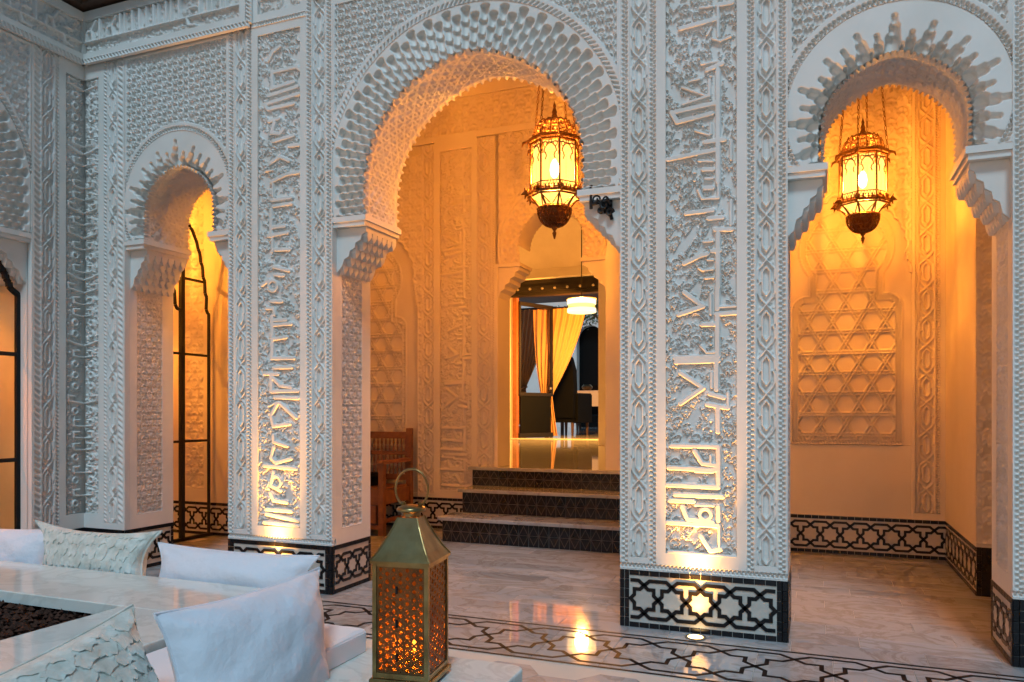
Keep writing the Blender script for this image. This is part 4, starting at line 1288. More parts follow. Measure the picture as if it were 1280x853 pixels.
lg = thing('side_gallery_wall', 'warm lit carved wall behind the glazing of the left side arch', 'wall', (-7.3, 1.5, 0))
part('wall_body', MB().box(-.3, -.05, -2, 4.6, 0, 4.7).mesh('wall_body', 'lamp_tinted_plain'), lg)
cc = scroll_canvas(4.2, 2.4, .016, tile=(TILE_A, TA)); field(lg, 'scroll_panel', cc, .035, 0, .4, 0, PI / 2, (0, 0, 0))
part('plain_frame', MB().box(-.04, 0, 0, 4.6, 2.8, 4.6).box(-.04, 0, 0, 4.6, 0, .4).mesh('plain_frame', 'lamp_tinted_plain'), lg)

# ---- right alcove: back wall, side wall and its pilaster
al = thing('alcove_back_wall', 'warm lit alcove wall with the raised keyhole star lattice, behind the right arch', 'wall', (0, YB, 0))
part('wall_body', MB().box(-.6, 1.2, .048, .3, 0, 4.7).mesh('wall_body', 'lamp_tinted_plain'), al)
kc = lattice_panel_canvas(1.04, 2.57, 0.0075, 0.52, 1.67, 0.345, 0.435, 1.33)
# panel stands between z .93 and 2.95
c2 = lattice_panel_canvas(1.04, 2.2, 0.0075, 0.52, 1.68, 0.375, 0.435, 1.28)
field(al, 'star_lattice_panel', c2, 0.022, -.285, .925, .024)
framed(al, -.6, .735, .318, .925, .031, .041); framed(al, -.6, -.285, .925, 4.6, .031)
# foot border of the panel
part('rope_border', rope_tinted_h(.86, .04, 'rope', .006), al, (-.195, .018, .93))
bc, cell = blind_arch_plate(1.13, 4.5, 2.55, 0.63, .445, .515, .0085, zbot=2.2)
field(al, 'carved_spandrel', bc, .018, -.395, 2.2, -.012, mask=cell)
framed(al, .735, .755, .318, 4.6); framed(al, .94, 1.2, .318, 4.6, .0)
part('lattice_band', chain_tinted(.13, 4.1, .007), al, (.775, -.002, .375)); part('rope_border', rope_tinted(.02, 4.1, 'rope', .005), al, (.755, -.003, .375)); part('rope_border', rope_tinted(.035, 4.1, 'rope', .005), al, (.905, -.003, .375))
framed(al, .755, .94, .318, .375)
baseboard(al, 1.58, (-.6, -.001, 0), 0, 0, 0)
ap = thing('alcove_pilaster', 'narrow pilaster with black tiled foot at the right side of the alcove', 'pilaster', (.975, 5.76, 0))
part('body', MB().box(.02, .6, .01, 1.3, 0, 4.6).mesh('body', 'lamp_tinted_plain'), ap)
part('side_panel', MB().box(0, .02, .012, 1.28, .318, 4.6).mesh('side_panel', 'lamp_tinted_plain'), ap)
cc = scroll_canvas(.5, 4.1, .0085); field(ap, 'front_panel', cc, .014, .0, .34, -.004)
baseboard(ap, 1.28, (0, 1.28, 0), -PI / 2, 0, 0)
for zi_ in range(6):
    for k in range(3): part('tile', black_tile_mesh(.03, .054), ap, (.0 + k * .03, 0, zi_ * .0533))
part('foot', MB().box(.0, .6, .0, .01, 0, .318).mesh('foot', 'black_tile'), ap)

# ---- roofs and far walls
ro = part('gallery_ceiling', MB().box(-7.6, 3, 4.5, 7.4, 4.60, 4.8).box(-7.6, -5.68, -.6, 4.5, 4.601, 4.8).mesh('gallery_ceiling', 'stucco_plain')); structure(ro)
tr = thing('parapet_wall', 'plain upper wall above the carved front', 'wall', (0, YF, ZTOP))
part('wall_body', MB().box(-7.6, 3.5, .02, .3, 0, 1.2).box(-5.6, XC, -6, .02, 0, 1.2).mesh('wall_body', 'stucco_plain'), tr)
ew = thing('right_gallery_end', 'plain gallery wall to the right of the alcove, outside the photo', 'wall', (1.6, 4.7, 0))
part('wall_body', MB().box(0, .2, 0, 2.6, 0, 4.6).mesh('wall_body', 'stucco_plain'), ew)
vw = thing('vestibule_walls', 'plain warm walls of the lobby between the stairs and the far door', 'wall', (0, 7.4, 0))
part('wall_body', MB().box(-7.6, -7.4, 0, 7.6, .6, 6.6).box(-.6, -.4, 0, 7.6, .6, 6.6).box(-7.4, -.6, 0, 7.6, 6.6, 6.8).box(-7.4, -.6, -.05, -.01, 4.61, 6.6).mesh('wall_body', 'stucco_plain'), vw)
part('door_wall', MB().box(-7.4, -5.96, 7.6, 7.9, .6, 6.6).box(-3.985, -.6, 7.6, 7.9, .6, 6.6).box(-5.96, -3.985, 7.6, 7.9, 3.95, 6.6).mesh('door_wall', 'stucco_plain'), vw)
part('stub_wall', MB().box(-3.36, -1.0, 4.9, 5.1, .66, 4.4).mesh('stub_wall', 'stucco_plain'), vw)
# far door: lintel, threshold, glazed leaf
dr = thing('far_doorway', 'far doorway with a dark studded lintel at the end of the lobby', 'doorway', (-4.97, 15.0, .655))
mb = MB(); mb.box(-.99, .985, -.16, .04, 2.97, 3.29); mb.box(-.97, .97, -.20, .02, 3.05, 3.16); part('lintel', mb.mesh('lintel', 'iron'), dr)
V = [(-.94, -.30, 3.30), (.94, -.30, 3.30), (.94, -.001, 3.55), (-.94, -.001, 3.55), (-.94, -.001, 3.30), (.94, -.001, 3.30)]
part('canopy', mesh_of('canopy', V, [(0, 1, 2, 3), (0, 3, 4), (1, 5, 2), (0, 4, 5, 1)], 'stucco_plain'), dr)
studm = MB().lathe([(.03, 0), (.024, .02), (.005, .03)], 10).mesh('stud', 'steel')
for i in range(7):
    s_ = part('stud', studm, dr, (-.8 + i * .27, -.20, 3.10)); s_.rotation_euler = (PI / 2, 0, 0)
mb = MB(); mb.box(-.99, -.90, -.02, .12, 0, 2.97); mb.box(.93, .985, -.02, .12, 0, 2.97); part('door_frame', mb.mesh('door_frame', 'wood'), dr)
part('threshold', MB().box(-1.0, 1.0, -.35, .1, -.001, .006).mesh('threshold', 'pale_tile'), dr)
lf = thing('glass_door_leaf', 'open glass door leaf beside the gold curtain', 'door', (-5.86, 15.08, .66), R(66))
mb = MB(); mb.box(0, 1.05, -.025, .025, 0, .10); mb.box(0, 1.05, -.022, .022, .90, .97); mb.box(0, .05, -.025, .025, .95, 2.9); mb.box(1.0, 1.05, -.025, .025, .95, 2.9); mb.box(0, 1.05, -.025, .025, 2.82, 2.9)
part('leaf_frame', mb.mesh('leaf_frame', 'iron'), lf); part('pane', mesh_of('pane', [(.05, 0, .95), (1.0, 0, .95), (1.0, 0, 2.82), (.05, 0, 2.82)], [(0, 1, 2, 3)], 'glass'), lf)
part('lower_panel', MB().box(.05, 1.0, -.01, .01, .101, .899).mesh('lower_panel', 'black_cloth'), lf)
hk = MB().lathe([(.035, 0), (.035, .03), (.02, .05)], 12).mesh('knob', 'steel'); part('knob', hk, lf, (.93, -.06, 1.05))

# ---- rooms beyond
far = part('far_courtyard_floor', MB().box(-16, 6, 15.0, 40, .60, .655).mesh('far_courtyard_floor', 'marble')); structure(far)
fw = thing('far_courtyard_wall', 'pale far wall with a dark round-headed opening, beyond the doorway', 'wall', (0, 27, .6))
def arch_wall(x0, x1, z1, cx, r, zs, th):
    n = 16; V = []; F = []
    pts = [(cx - r, 0), (cx - r, zs)] + [(cx - r * math.cos(PI * i / n), zs + r * math.sin(PI * i / n)) for i in range(1, n)] + [(cx + r, zs), (cx + r, 0)]
    out = [(x0, 0), (x0, zs)] + [(x0 + (x1 - x0) * i / n, z1) for i in range(1, n)] + [(x1, zs), (x1, 0)]
    k = len(pts)
    for y in (0, th): V += [(a, y, b) for a, b in pts] + [(a, y, b) for a, b in out]
    for i in range(k - 1):
        F += [(i, k + i, k + i + 1, i + 1), (i, i + 1, 2 * k + i + 1, 2 * k + i)]
    return V, F
V, F = arch_wall(-22, 8, 8, -7.7, .50, 3.3, .4)
part('wall_body', mesh_of('wall_body', V, F, 'stucco_plain'), fw)
part('dark_door', MB().box(-8.3, -7.1, .35, .4, 0, 4.0).mesh('dark_door', 'black_cloth'), fw)
mb = MB()
for i in range(17):
    a = PI * i / 16; mb.tube([(-7.7 - .62 * math.cos(a), -.03, 3.3 + .62 * math.sin(a)), (-7.7 - .74 * math.cos(a), -.03, 3.3 + .74 * math.sin(a))], .03, 5)
part('arch_trim', mb.mesh('arch_trim', 'stucco_plain'), fw)
mb = MB()
nC = 44; V = []; F = []; rows = 26
for j in range(rows + 1):
    v = j / rows; z = 3.55 - 2.85 * v
    # gathered at the tie (v ~ 0.68)
    wd = .80 * (1 - .78 * min(1, (v / .68)) ** 1.5) if v < .68 else .80 * (.22 + .20 * (v - .68) / .32)
    xc_ = .30 - .30 * min(1, v / .68) ** 1.2
    for i in range(nC + 1):
        u = i / nC; fo = math.sin(u * 2 * PI * 8 + .6 * math.sin(v * 5)) * .035
        V.append((xc_ + (u - .5) * wd * 1.55, fo + .02 * math.sin(v * 9 + u * 4), z))
for j in range(rows):
    for i in range(nC): a = j * (nC + 1) + i; F.append((a, a + 1, a + nC + 2, a + nC + 1))
def curtain(label, loc, sc=1.0, rz=0):
    t = thing('curtain', label, 'curtain', loc, rz, 'gold curtains of the far doorway')
    part('cloth', mesh_of('cloth', [(x * sc, y, z) for x, y, z in V], F, 'curtain', True), t)
    part('tie_band', MB().tube([(-.13 * sc, -.05, 1.62), (0, -.08, 1.58), (.14 * sc, -.05, 1.64), (.13 * sc, .05, 1.64), (-.13 * sc, .05, 1.62)], .03, 6, True).mesh('tie_band', 'tie'), t)
    part('hem', MB().lathe([(.02, .70), (.10 * sc, .66), (.12 * sc, .45), (.10 * sc, .42)], 14).mesh('hem', 'tie'), t)
    part('rail', MB().tube([(-.4, 0, 3.56), (.9, 0, 3.56)], .02, 8).mesh('rail', 'iron'), t)
    return t
curtain('long gold curtain tied back in the middle of the far doorway', (-5.62, 16.2, -.02))
curtain('gold curtain behind the glass door leaf, left of the tied curtain', (-6.75, 17.6, .2), .8)
rc_ = thing('far_room_ceiling', 'dark ceiling of the room just beyond the far doorway', 'ceiling', (-5, 15.3, 4.2))
part('boards', MB().box(-4, 4, 0, 4.4, 0, .15).mesh('boards', 'dark_wood'), rc_)
# armchairs and table beyond the door
def porter_chair(label, loc, rz, s=1.0):
    t = thing('armchair', label, 'armchair', loc, rz, 'dark armchairs beyond the doorway')
    mb = MB(); mb.bbox(-.42 * s, .42 * s, -.38 * s, .40 * s, .22 * s, .48 * s, .03); part('seat', mb.mesh('seat', 'black_cloth'), t)
    mb = MB(); n = 14
    pts = []
    for zz, hw_ in ((.3, .44), (.8, .46), (1.1, .44), (1.3, .34), (1.4, .2)):
        pts.append((hw_ * s, zz * s))
    poly = [(a, b) for a, b in pts] + [(-a, b) for a, b in pts[::-1]]
    mb.extrude_xz(poly, .28 * s, .44 * s); part('backrest', mb.mesh('backrest', 'black_cloth'), t)
    for sx in (1, -1):
        mb = MB(); mb.bbox(sx * .42 * s - .07 * s, sx * .42 * s + .07 * s, -.36 * s, .30 * s, .22 * s, .72 * s, .04); part('armrest', mb.mesh('armrest', 'black_cloth'), t)
        for sy in (-.32, .36): part('leg', MB().lathe([(.03 * s, 0), (.045 * s, .22 * s)], 8, (sx * .36 * s, sy * s)).mesh('leg', 'dark_wood'), t)
    return t
pc_ = porter_chair('tall dark armchair seen from behind, beside the gold curtain', (-5.52, 17.6, .655), R(165), 1.4); pc_.scale = (.60, .7, 1)
porter_chair('dark armchair behind the white table', (-6.55, 23.0, .655), R(10), 1.0)
tb = thing('side_table', 'low table with a white cloth beyond the far doorway', 'table', (-5.95, 20.6, .655))
part('cloth', MB().bbox(-.75, .75, -.5, .5, .72, 1.15, .03).mesh('cloth', 'white_cloth'), tb)
for sx in (-.6, .6): part('leg', MB().lathe([(.05, 0), (.06, .72)], 8, (sx, -.4)).mesh('leg', 'dark_wood'), tb)
part('bowl', MB().lathe([(.04, 1.15), (.14, 1.21), (.16, 1.27), (.1, 1.33)], 14).mesh('bowl', 'brass'), tb)
tree = thing('courtyard_tree', 'dark leafy branches hanging in the far courtyard', 'tree', (-6.4, 21.5, .655))
part('trunk', MB().tube([(1.2, 0, 0), (1.1, 0, 1.6), (.8, .1, 3.0), (.3, 0, 4.0)], [.10, .08, .06, .03], 8).tube([(.8, .1, 3.0), (.2, 0, 3.6), (-.2, 0, 3.7)], [.04, .03, .02], 6).mesh('trunk', 'bark'), tree)
mb = MB(); rt_ = random.Random(9)
for k in range(4200):
    a = rt_.uniform(0, 2 * PI); q = rt_.random() ** .5; cx, cz = rt_.choice(((.2, 3.7), (.6, 4.2), (-.1, 3.4), (1.2, 4.3), (.7, 3.5), (-.2, 4.3)))
    p = Vector((cx + .5 * q * math.cos(a), rt_.uniform(-.5, .5), cz + .42 * q * math.sin(a)))
    u = Vector((rt_.uniform(-1, 1), rt_.uniform(-1, 1), rt_.uniform(-1, 1))).normalized(); v = u.orthogonal().normalized(); L = rt_.uniform(.04, .09)
    mb.add([p, p + u * L * .5 + v * L * .3, p + u * L, p + u * L * .5 - v * L * .3], [(0, 1, 2, 3)])
part('crown', mb.mesh('crown', 'leaf'), tree)

# pendant drum lamp in the lobby
pd_ = thing('pendant_lamp', 'drum pendant lamp glowing in front of the far doorway', 'lamp', (-4.255, 14.34, 3.28))
part('shade', MB().lathe([(.275, -.125), (.28, -.12), (.28, -.05), (.275, -.045)], 36, cap=False).lathe([(.275, .03), (.28, .035), (.28, .12), (.275, .125)], 36, cap=False).mesh('shade', 'shade_band', True), pd_)
part('shade_band', MB().lathe([(.262, -.046), (.262, .031)], 36, cap=False).mesh('shade_band', 'candle_shade', True), pd_)
part('ring', MB().lathe([(.285, .125), (.29, .13), (.29, .145), (.0, .146)], 36, cap=False).mesh('ring', 'steel'), pd_)
part('cord', MB().tube([(0, 0, .17), (0, 0, 3.3)], .01, 6).mesh('cord', 'iron'), pd_)
def lamp(name, kind, e, col, loc, parent=None, rad=.05, rot=None, spot=None, blend=.5):
    l = bpy.data.lights.new(name, kind); o = bpy.data.objects.new(name, l); l.energy = e; l.color = col
    if kind in ('POINT', 'SPOT'): l.shadow_soft_size = rad
    if spot: l.spot_size = spot; l.spot_blend = blend
    COL.objects.link(o); o.location = loc
    if rot: o.rotation_euler = rot
    if parent: o.parent = parent
    return o
WARM = (1.0, 0.39, 0.045)
lamp('pendant_bulb', 'POINT', 1100, (1, .42, .08), (0, 0, -.02), pd_, .12)

# ------------------------------------------------------------------ hanging lanterns
def hanging_lantern(label, loc, zhook, rz=0.0, s=1.0, e=120, ceiling=True):
    t = thing('hanging_lantern', label, 'lantern', loc, rz, 'pierced metal lanterns hanging in the arches')
    N = 8; rb = .200 * s
    def ring_pts(r, z, n=32): return [(r * math.cos(2 * PI * k / n), r * math.sin(2 * PI * k / n), z) for k in range(n)]
    def octp(r, z): return [(r * math.cos(2 * PI * (k + .5) / N), r * math.sin(2 * PI * (k + .5) / N), z) for k in range(N)]
    # z = 0 at the middle of the glazed body
    zt, zb = .20 * s, -.19 * s
    mb = MB()
    for p in octp(rb, 0): mb.tube([(p[0], p[1], zb), (p[0], p[1], zt)], .008 * s, 6)
    mb.tube(octp(rb, zt), .011 * s, 6, True); mb.tube(octp(rb, zb), .011 * s, 6, True)
    mb.tube(octp(rb * 1.02, zt - .035 * s), .005 * s, 5, True); mb.tube(octp(rb * 1.02, zb + .05 * s), .005 * s, 5, True)
    part('cage', mb.mesh('cage', 'bronze'), t)
    o8 = octp(rb * .93, 0)
    for k in range(N):
        a, b = Vector(o8[k]), Vector(o8[(k + 1) % N]); d = (b - a); n_ = Vector((d.y, -d.x, 0)).normalized(); a = a + d * .07; b = b - d * .07
        part('glass_pane', mesh_of('glass_pane', [(a.x, a.y, zb + .01), (b.x, b.y, zb + .01), (b.x, b.y, zt - .01), (a.x, a.y, zt - .01)], [(0, 1, 2, 3)], 'lit_glass'), t)
        # pierced arch head and foot grille of each pane
        mb = MB(); mid = (a + b) / 2; w_ = (b - a)
        off = n_ * (.012 * s)
        def Q(u, z): p = a + w_ * u + off; return (p.x, p.y, z)
        gr_ = MB()
        ar = []
        for i in range(11):
            an = PI * i / 10; ar.append(Q(.5 - .42 * math.cos(an) * (1 + .0 * i), zt - .115 * s + .075 * s * math.sin(an)))
        mb.tube(ar, .0052 * s, 5)
        for cu in (.16, .84):
            mb.tube([Q(cu + .13 * math.cos(q), zt - .045 * s + .022 * s * math.sin(q)) for q in [2 * PI * i / 8 for i in range(8)]], .004 * s, 4, True)
            mb.tube([Q(cu, zt - .11 * s), Q(cu + (.09 if cu < .5 else -.09), zt - .14 * s), Q(cu, zt - .17 * s)], .005 * s, 4)
        mb.tube([Q(.5 + .1 * math.cos(q), zt - .022 * s + .014 * s * math.sin(q)) for q in [2 * PI * i / 8 for i in range(8)]], .004 * s, 4, True)
        for i in range(5):
            gr_.tube([Q(i / 5, zb + .012 * s), Q((i + .5) / 5, zb + .048 * s), Q((i + 1) / 5, zb + .012 * s)], .0038 * s, 4)
        part('pane_tracery', mb.mesh('pane_tracery', 'bronze'), t); part('foot_grille', gr_.mesh('foot_grille', 'bronze'), t)
    # lower gallery with spiked corners
    mb = MB(); 
    mb.tube(octp(rb * 1.16, zb - .025 * s), .014 * s, 6, True); mb.tube(octp(rb * 1.08, zb - .045 * s), .009 * s, 6, True)
    for k in range(N):
        a = 2 * PI * (k + .5) / N
        def U(r, z, da=0): return (r * math.cos(a + da), r * math.sin(a + da), z)
        mb.tube([U(rb, zb), U(rb * 1.22, zb - .01 * s), U(rb * 1.40, zb - .03 * s)], [.014 * s, .020 * s, .003 * s], 6)
        mb.tube([U(rb * 1.2, zb - .01 * s), U(rb * 1.26, zb + .03 * s)], [.012 * s, .003 * s], 5)
        mb.tube([U(rb * 1.2, zb - .03 * s), U(rb * 1.24, zb - .065 * s)], [.012 * s, .003 * s], 5)
        for j in range(5):
            b0 = a + (j + .5) / 5 * 2 * PI / N - 0
            r_ = rb * 1.10
            mb.tube([(r_ * math.cos(b0), r_ * math.sin(b0), zb - .04 * s), (r_ * 1.04 * math.cos(b0), r_ * 1.04 * math.sin(b0), zb + .018 * s)], [.008 * s, .004 * s], 4)
    part('lower_gallery', mb.mesh('lower_gallery', 'bronze'), t)
    # tapering lit skirt
    z1, z2 = zb - .045 * s, zb - .125 * s; r1, r2_ = rb * .98, rb * .62
    A_, B_ = octp(r1 * .97, z1), octp(r2_ * .97, z2)
    for k in range(N): part('skirt_pane', mesh_of('skirt_pane', [A_[k], A_[(k + 1) % N], B_[(k + 1) % N], B_[k]], [(0, 1, 2, 3)], 'lit_glass'), t)
    mb = MB(); A_, B_ = octp(r1, z1), octp(r2_, z2)
    for k in range(N):
        mb.tube([A_[k], B_[k]], .009 * s, 5)
        m0 = [(A_[k][i] + A_[(k + 1) % N][i]) / 2 for i in range(3)]; m1 = [(B_[k][i] + B_[(k + 1) % N][i]) / 2 for i in range(3)]
        mb.tube([A_[k], m1], .005 * s, 4); mb.tube([A_[(k + 1) % N], m1], .005 * s, 4)
    mb.tube(B_, .012 * s, 6, True)
    part('skirt_frame', mb.mesh('skirt_frame', 'bronze'), t)
    # pierced bowl and drop
    mb = MB(); zc = z2 - .012 * s; rbw = rb * .70; hb = .145 * s
    def bowl(u): return rbw * math.cos(u * PI / 2 * .97) ** .8, zc - hb * math.sin(u * PI / 2)
    for k in range(18):
        for sg in (1, -1):
            mb.tube([(bowl(u)[0] * math.cos(2 * PI * k / 18 + sg * u * .9), bowl(u)[0] * math.sin(2 * PI * k / 18 + sg * u * .9), bowl(u)[1]) for u in [i / 7 for i in range(8)]], .0052 * s, 4)
    for u in (0, .12, .4, .65, .85): r_, z_ = bowl(u); mb.tube(ring_pts(r_, z_, 24), .007 * s if u < .1 else .0045 * s, 5, True)
    part('pierced_bowl', mb.mesh('pierced_bowl', 'bronze'), t)
    part('bowl_liner', MB().lathe([(bowl(u)[0] * .88, bowl(u)[1] + .01 * s) for u in [i / 8 for i in range(9)]], 20).mesh('bowl_liner', 'bronze'), t)
    part('drop_finial', MB().lathe([(.006 * s, zc - hb - .10 * s), (.012 * s, zc - hb - .075 * s), (.018 * s, zc - hb - .05 * s), (.008 * s, zc - hb - .035 * s), (.022 * s, zc - hb - .015 * s), (.03 * s, zc - hb + .005 * s)], 10).mesh('drop_finial', 'bronze'), t)
    # upper crown ring
    mb = MB(); mb.tube(octp(rb * 1.14, zt + .018 * s), .013 * s, 6, True); mb.tube(octp(rb * 1.05, zt + .04 * s), .008 * s, 6, True)
    for k in range(N):
        a = 2 * PI * (k + .5) / N
        mb.tube([(rb * 1.1 * math.cos(a), rb * 1.1 * math.sin(a), zt + .02 * s), (rb * 1.3 * math.cos(a), rb * 1.3 * math.sin(a), zt + .005 * s), (rb * 1.36 * math.cos(a), rb * 1.36 * math.sin(a), zt - .03 * s)], [.014 * s, .012 * s, .004 * s], 5)
    part('crown_ring', mb.mesh('crown_ring', 'bronze'), t)
    # pierced dome
    mb = MB(); zd = zt + .04 * s; rd_ = rb * .86; hd = .17 * s
    def dome(u): return (rd_ * (1 - .05 * math.sin(u * PI)) * math.cos(u * PI / 2) ** .75 + .012 * s, zd + hd * math.sin(u * PI / 2) ** .9)
    for k in range(16):
        mb.tube([(dome(u)[0] * math.cos(2 * PI * k / 16), dome(u)[0] * math.sin(2 * PI * k / 16), dome(u)[1]) for u in [i / 7 for i in range(8)]], .005 * s, 4)
        for j in range(3):
            u = .1 + .23 * j; r_, z_ = dome(u); a0 = 2 * PI * (k + .5) / 16
            mb.tube([(r_ * math.cos(a0 + .11 * math.cos(q)), r_ * math.sin(a0 + .11 * math.cos(q)), z_ + .016 * s * math.sin(q)) for q in [2 * PI * i / 7 for i in range(7)]], .0042 * s, 4, True)
    for u in (0, .3, .58, .8): r_, z_ = dome(u); mb.tube(ring_pts(r_, z_, 28), .006 * s, 5, True)
    part('pierced_dome', mb.mesh('pierced_dome', 'bronze'), t)
    zf_ = zd + hd
    part('spire', MB().lathe([(.035 * s, zf_ - .01), (.028 * s, zf_ + .02 * s), (.018 * s, zf_ + .05 * s), (.022 * s, zf_ + .065 * s), (.010 * s, zf_ + .10 * s), (.013 * s, zf_ + .115 * s), (.002 * s, zf_ + .155 * s)], 12).mesh('spire', 'bronze'), t)
    zr_ = zhook - loc[2]
    for k in range(4):
        mb = MB()
        a = 2 * PI * (k + .5) / 4 + PI / 8
        p0 = Vector((rb * 1.02 * math.cos(a), rb * 1.02 * math.sin(a), zt + .04 * s)); p1 = Vector((.05 * math.cos(a), .05 * math.sin(a), zr_))
        L = (p1 - p0).length; n = int(L / .035); q = (p1 - p0).normalized(); sd_ = q.orthogonal().normalized(); sd2 = q.cross(sd_)
        for i in range(n):
            c = p0 + q * (L * (i + .5) / n); hv = sd_ if i % 2 else sd2
            mb.tube([c + q * (.022 * math.cos(g)) + hv * (.008 * math.sin(g)) for g in [2 * PI * j / 6 for j in range(6)]], .0032, 4, True)
        part('chain', mb.mesh('chain', 'bronze'), t)
    part('hook_plate', MB().lathe([(.09, zr_ - .02), (.09, zr_), (.02, zr_)], 14).mesh('hook_plate', 'bronze'), t)
    part('bulb', MB().lathe([(.008, -.07 * s), (.03 * s, -.05 * s), (.04 * s, .0), (.032 * s, .05 * s), (.012 * s, .085 * s)], 12).mesh('bulb', 'bulb', True), t)
    lamp('lantern_bulb', 'POINT', e, WARM, (0, 0, -.01 * s), t, .045)
    return t
M['bulb'] = mat('glowing bulb', (1, .8, .4), .4, emit=(1, .70, .28), estr=14)
hanging_lantern('pierced bronze lantern hanging in the big central arch', (-1.846, 5.5, 3.045), 4.6, R(8), .92, 700)
hanging_lantern('pierced bronze lantern hanging in the right arch, before the star lattice', (.327, 6.30, 2.945), 4.6, R(8), .83, 290)
hanging_lantern('lantern of the left gallery, hidden behind the corner pier', (-6.25, 4.9, 3.0), 4.6, R(8), 1.0, 1500)
hanging_lantern('lantern of the side gallery, hidden behind the left side wall', (-6.4, 3.2, 3.0), 4.6, R(8), 1.0, 2200)  # added lamp, never in view, to warm the wall behind the glazing
hanging_lantern('lantern between the small left arch and the bench, hidden behind the pier', (-4.2, 5.3, 3.3), 4.6, R(8), 0.8, 110)

# iron wall bracket under the right corbel of the big arch
bk = thing('iron_bracket', 'small dark scrolled iron bracket on the stepped right corbel of the big arch', 'bracket', (-1.135, 4.236, 2.375))
mb = MB()
mb.tube([(-.065, 0, .13), (-.065, 0, -.005)], .010, 6); mb.tube([(-.065, 0, .02), (-.02, .01, .03), (.03, .02, .0), (.05, .03, -.07)], .010, 6)
for cx, cz, r in ((-.035, .045, .026), (.015, .01, .034), (.045, -.035, .024), (.02, .04, .018), (-.01, -.02, .018)):
    mb.tube([(cx + r * (1 - .06 * i) * math.cos(i * .6), .0, cz + r * (1 - .06 * i) * math.sin(i * .6)) for i in range(13)], .0075, 5)
    mb.tube([(cx + r * .6 * math.cos(i * .7), .015, cz + r * .6 * math.sin(i * .7)) for i in range(9)], .007, 5)
part('scrollwork', mb.mesh('scrollwork', 'iron'), bk)
part('wall_plate', MB().bbox(.00, .05, .03, .06, -.03, .06).mesh('wall_plate', 'iron'), bk)

# ------------------------------------------------------------------ carved wooden bench behind the big arch
bn = thing('wooden_bench', 'carved reddish wooden bench with a black cushion against the back wall', 'bench', (-4.42, 6.40, 0))
def post(x, y, h, w=.055):
    part('post', MB().bbox(x - w / 2, x + w / 2, y - w / 2, y + w / 2, 0, h, .005).mesh('post', 'wood'), bn)
for x in (-.50, .50):
    post(x, .56, 1.04); post(x, .02, .70)
    part('armrest', MB().bbox(x - .04, x + .04, -.03, .56, .70, .735, .008).mesh('armrest', 'wood'), bn)
    part('side_rail', MB().box(x - .015, x + .015, .03, .54, .12, .16).box(x - .012, x + .012, .03, .54, .30, .44).mesh('side_rail', 'wood'), bn)
mb = MB(); mb.box(-.48, .48, .545, .575, .93, 1.0); mb.box(-.48, .48, .545, .575, .76, .80); mb.box(-.48, .48, .545, .575, .50, .56); part('back_rail', mb.mesh('back_rail', 'wood'), bn)
sp_ = MB().lathe([(.008, 0), (.012, .03), (.007, .06), (.013, .085), (.008, .13)], 8).mesh('spindle', 'wood')
for i in range(20): part('spindle', sp_, bn, (-.45 + i * .0475, .56, .80))
sp2 = MB().lathe([(.008, 0), (.013, .05), (.007, .10), (.013, .14), (.008, .20)], 8).mesh('spindle', 'wood')
for i in range(20): part('spindle', sp2, bn, (-.45 + i * .0475, .56, .56))
part('seat', MB().bbox(-.49, .49, .0, .55, .42, .46, .006).mesh('seat', 'wood'), bn)
mb = MB(); mb.box(-.48, .48, .005, .025, .30, .42); mb.box(-.48, .48, .005, .03, .06, .10)
for i in range(5): mb.box(-.40 + i * .19, -.32 + i * .19, -.002, .02, .12, .29)
part('front_apron', mb.mesh('front_apron', 'wood'), bn)
part('front_panel', MB().box(-.475, .475, .03, .036, .08, .32).mesh('front_panel', 'dark_wood'), bn)
bcush = tag(part('cushion', MB().bbox(-.42, .26, -.22, .22, 0, .12, .03).mesh('cushion', 'black_cloth'), None, (-4.42, 6.68, .462)), 'black cushion lying on the carved wooden bench', 'cushion')
bcush.name = 'bench_cushion'

# ------------------------------------------------------------------ recessed uplights
def uplight(label, loc, e, tilt):
    t = thing('ground_uplight', label, 'spotlight', loc, 0, 'recessed uplights at the feet of the piers')
    part('rim', MB().lathe([(.055, .0), (.055, .004), (.040, .005), (.040, .0)], 28, cap=False).mesh('rim', 'steel'), t)
    part('lens', MB().lathe([(.040, .0025), (.0, .003)], 24, cap=False).mesh('lens', 'spot_glow'), t)
    lamp('uplight_beam', 'SPOT', e, (1, .44, .085), (0, 0, .012), t, .012, (PI - tilt, 0, 0), R(72), 1.0)
    lamp('uplight_core', 'SPOT', e * 7, (1, .42, .08), (0, -.004, .012), t, .010, (PI - R(2), 0, 0), R(42), 1.0)
    return t
uplight('lit round uplight in the floor before the pier between the big and right arches', (-.597, 4.137, .001), 26, R(6))
uplight('lit round uplight in the floor before the pier left of the big arch', (-3.39, 4.137, .001), 26, R(6))

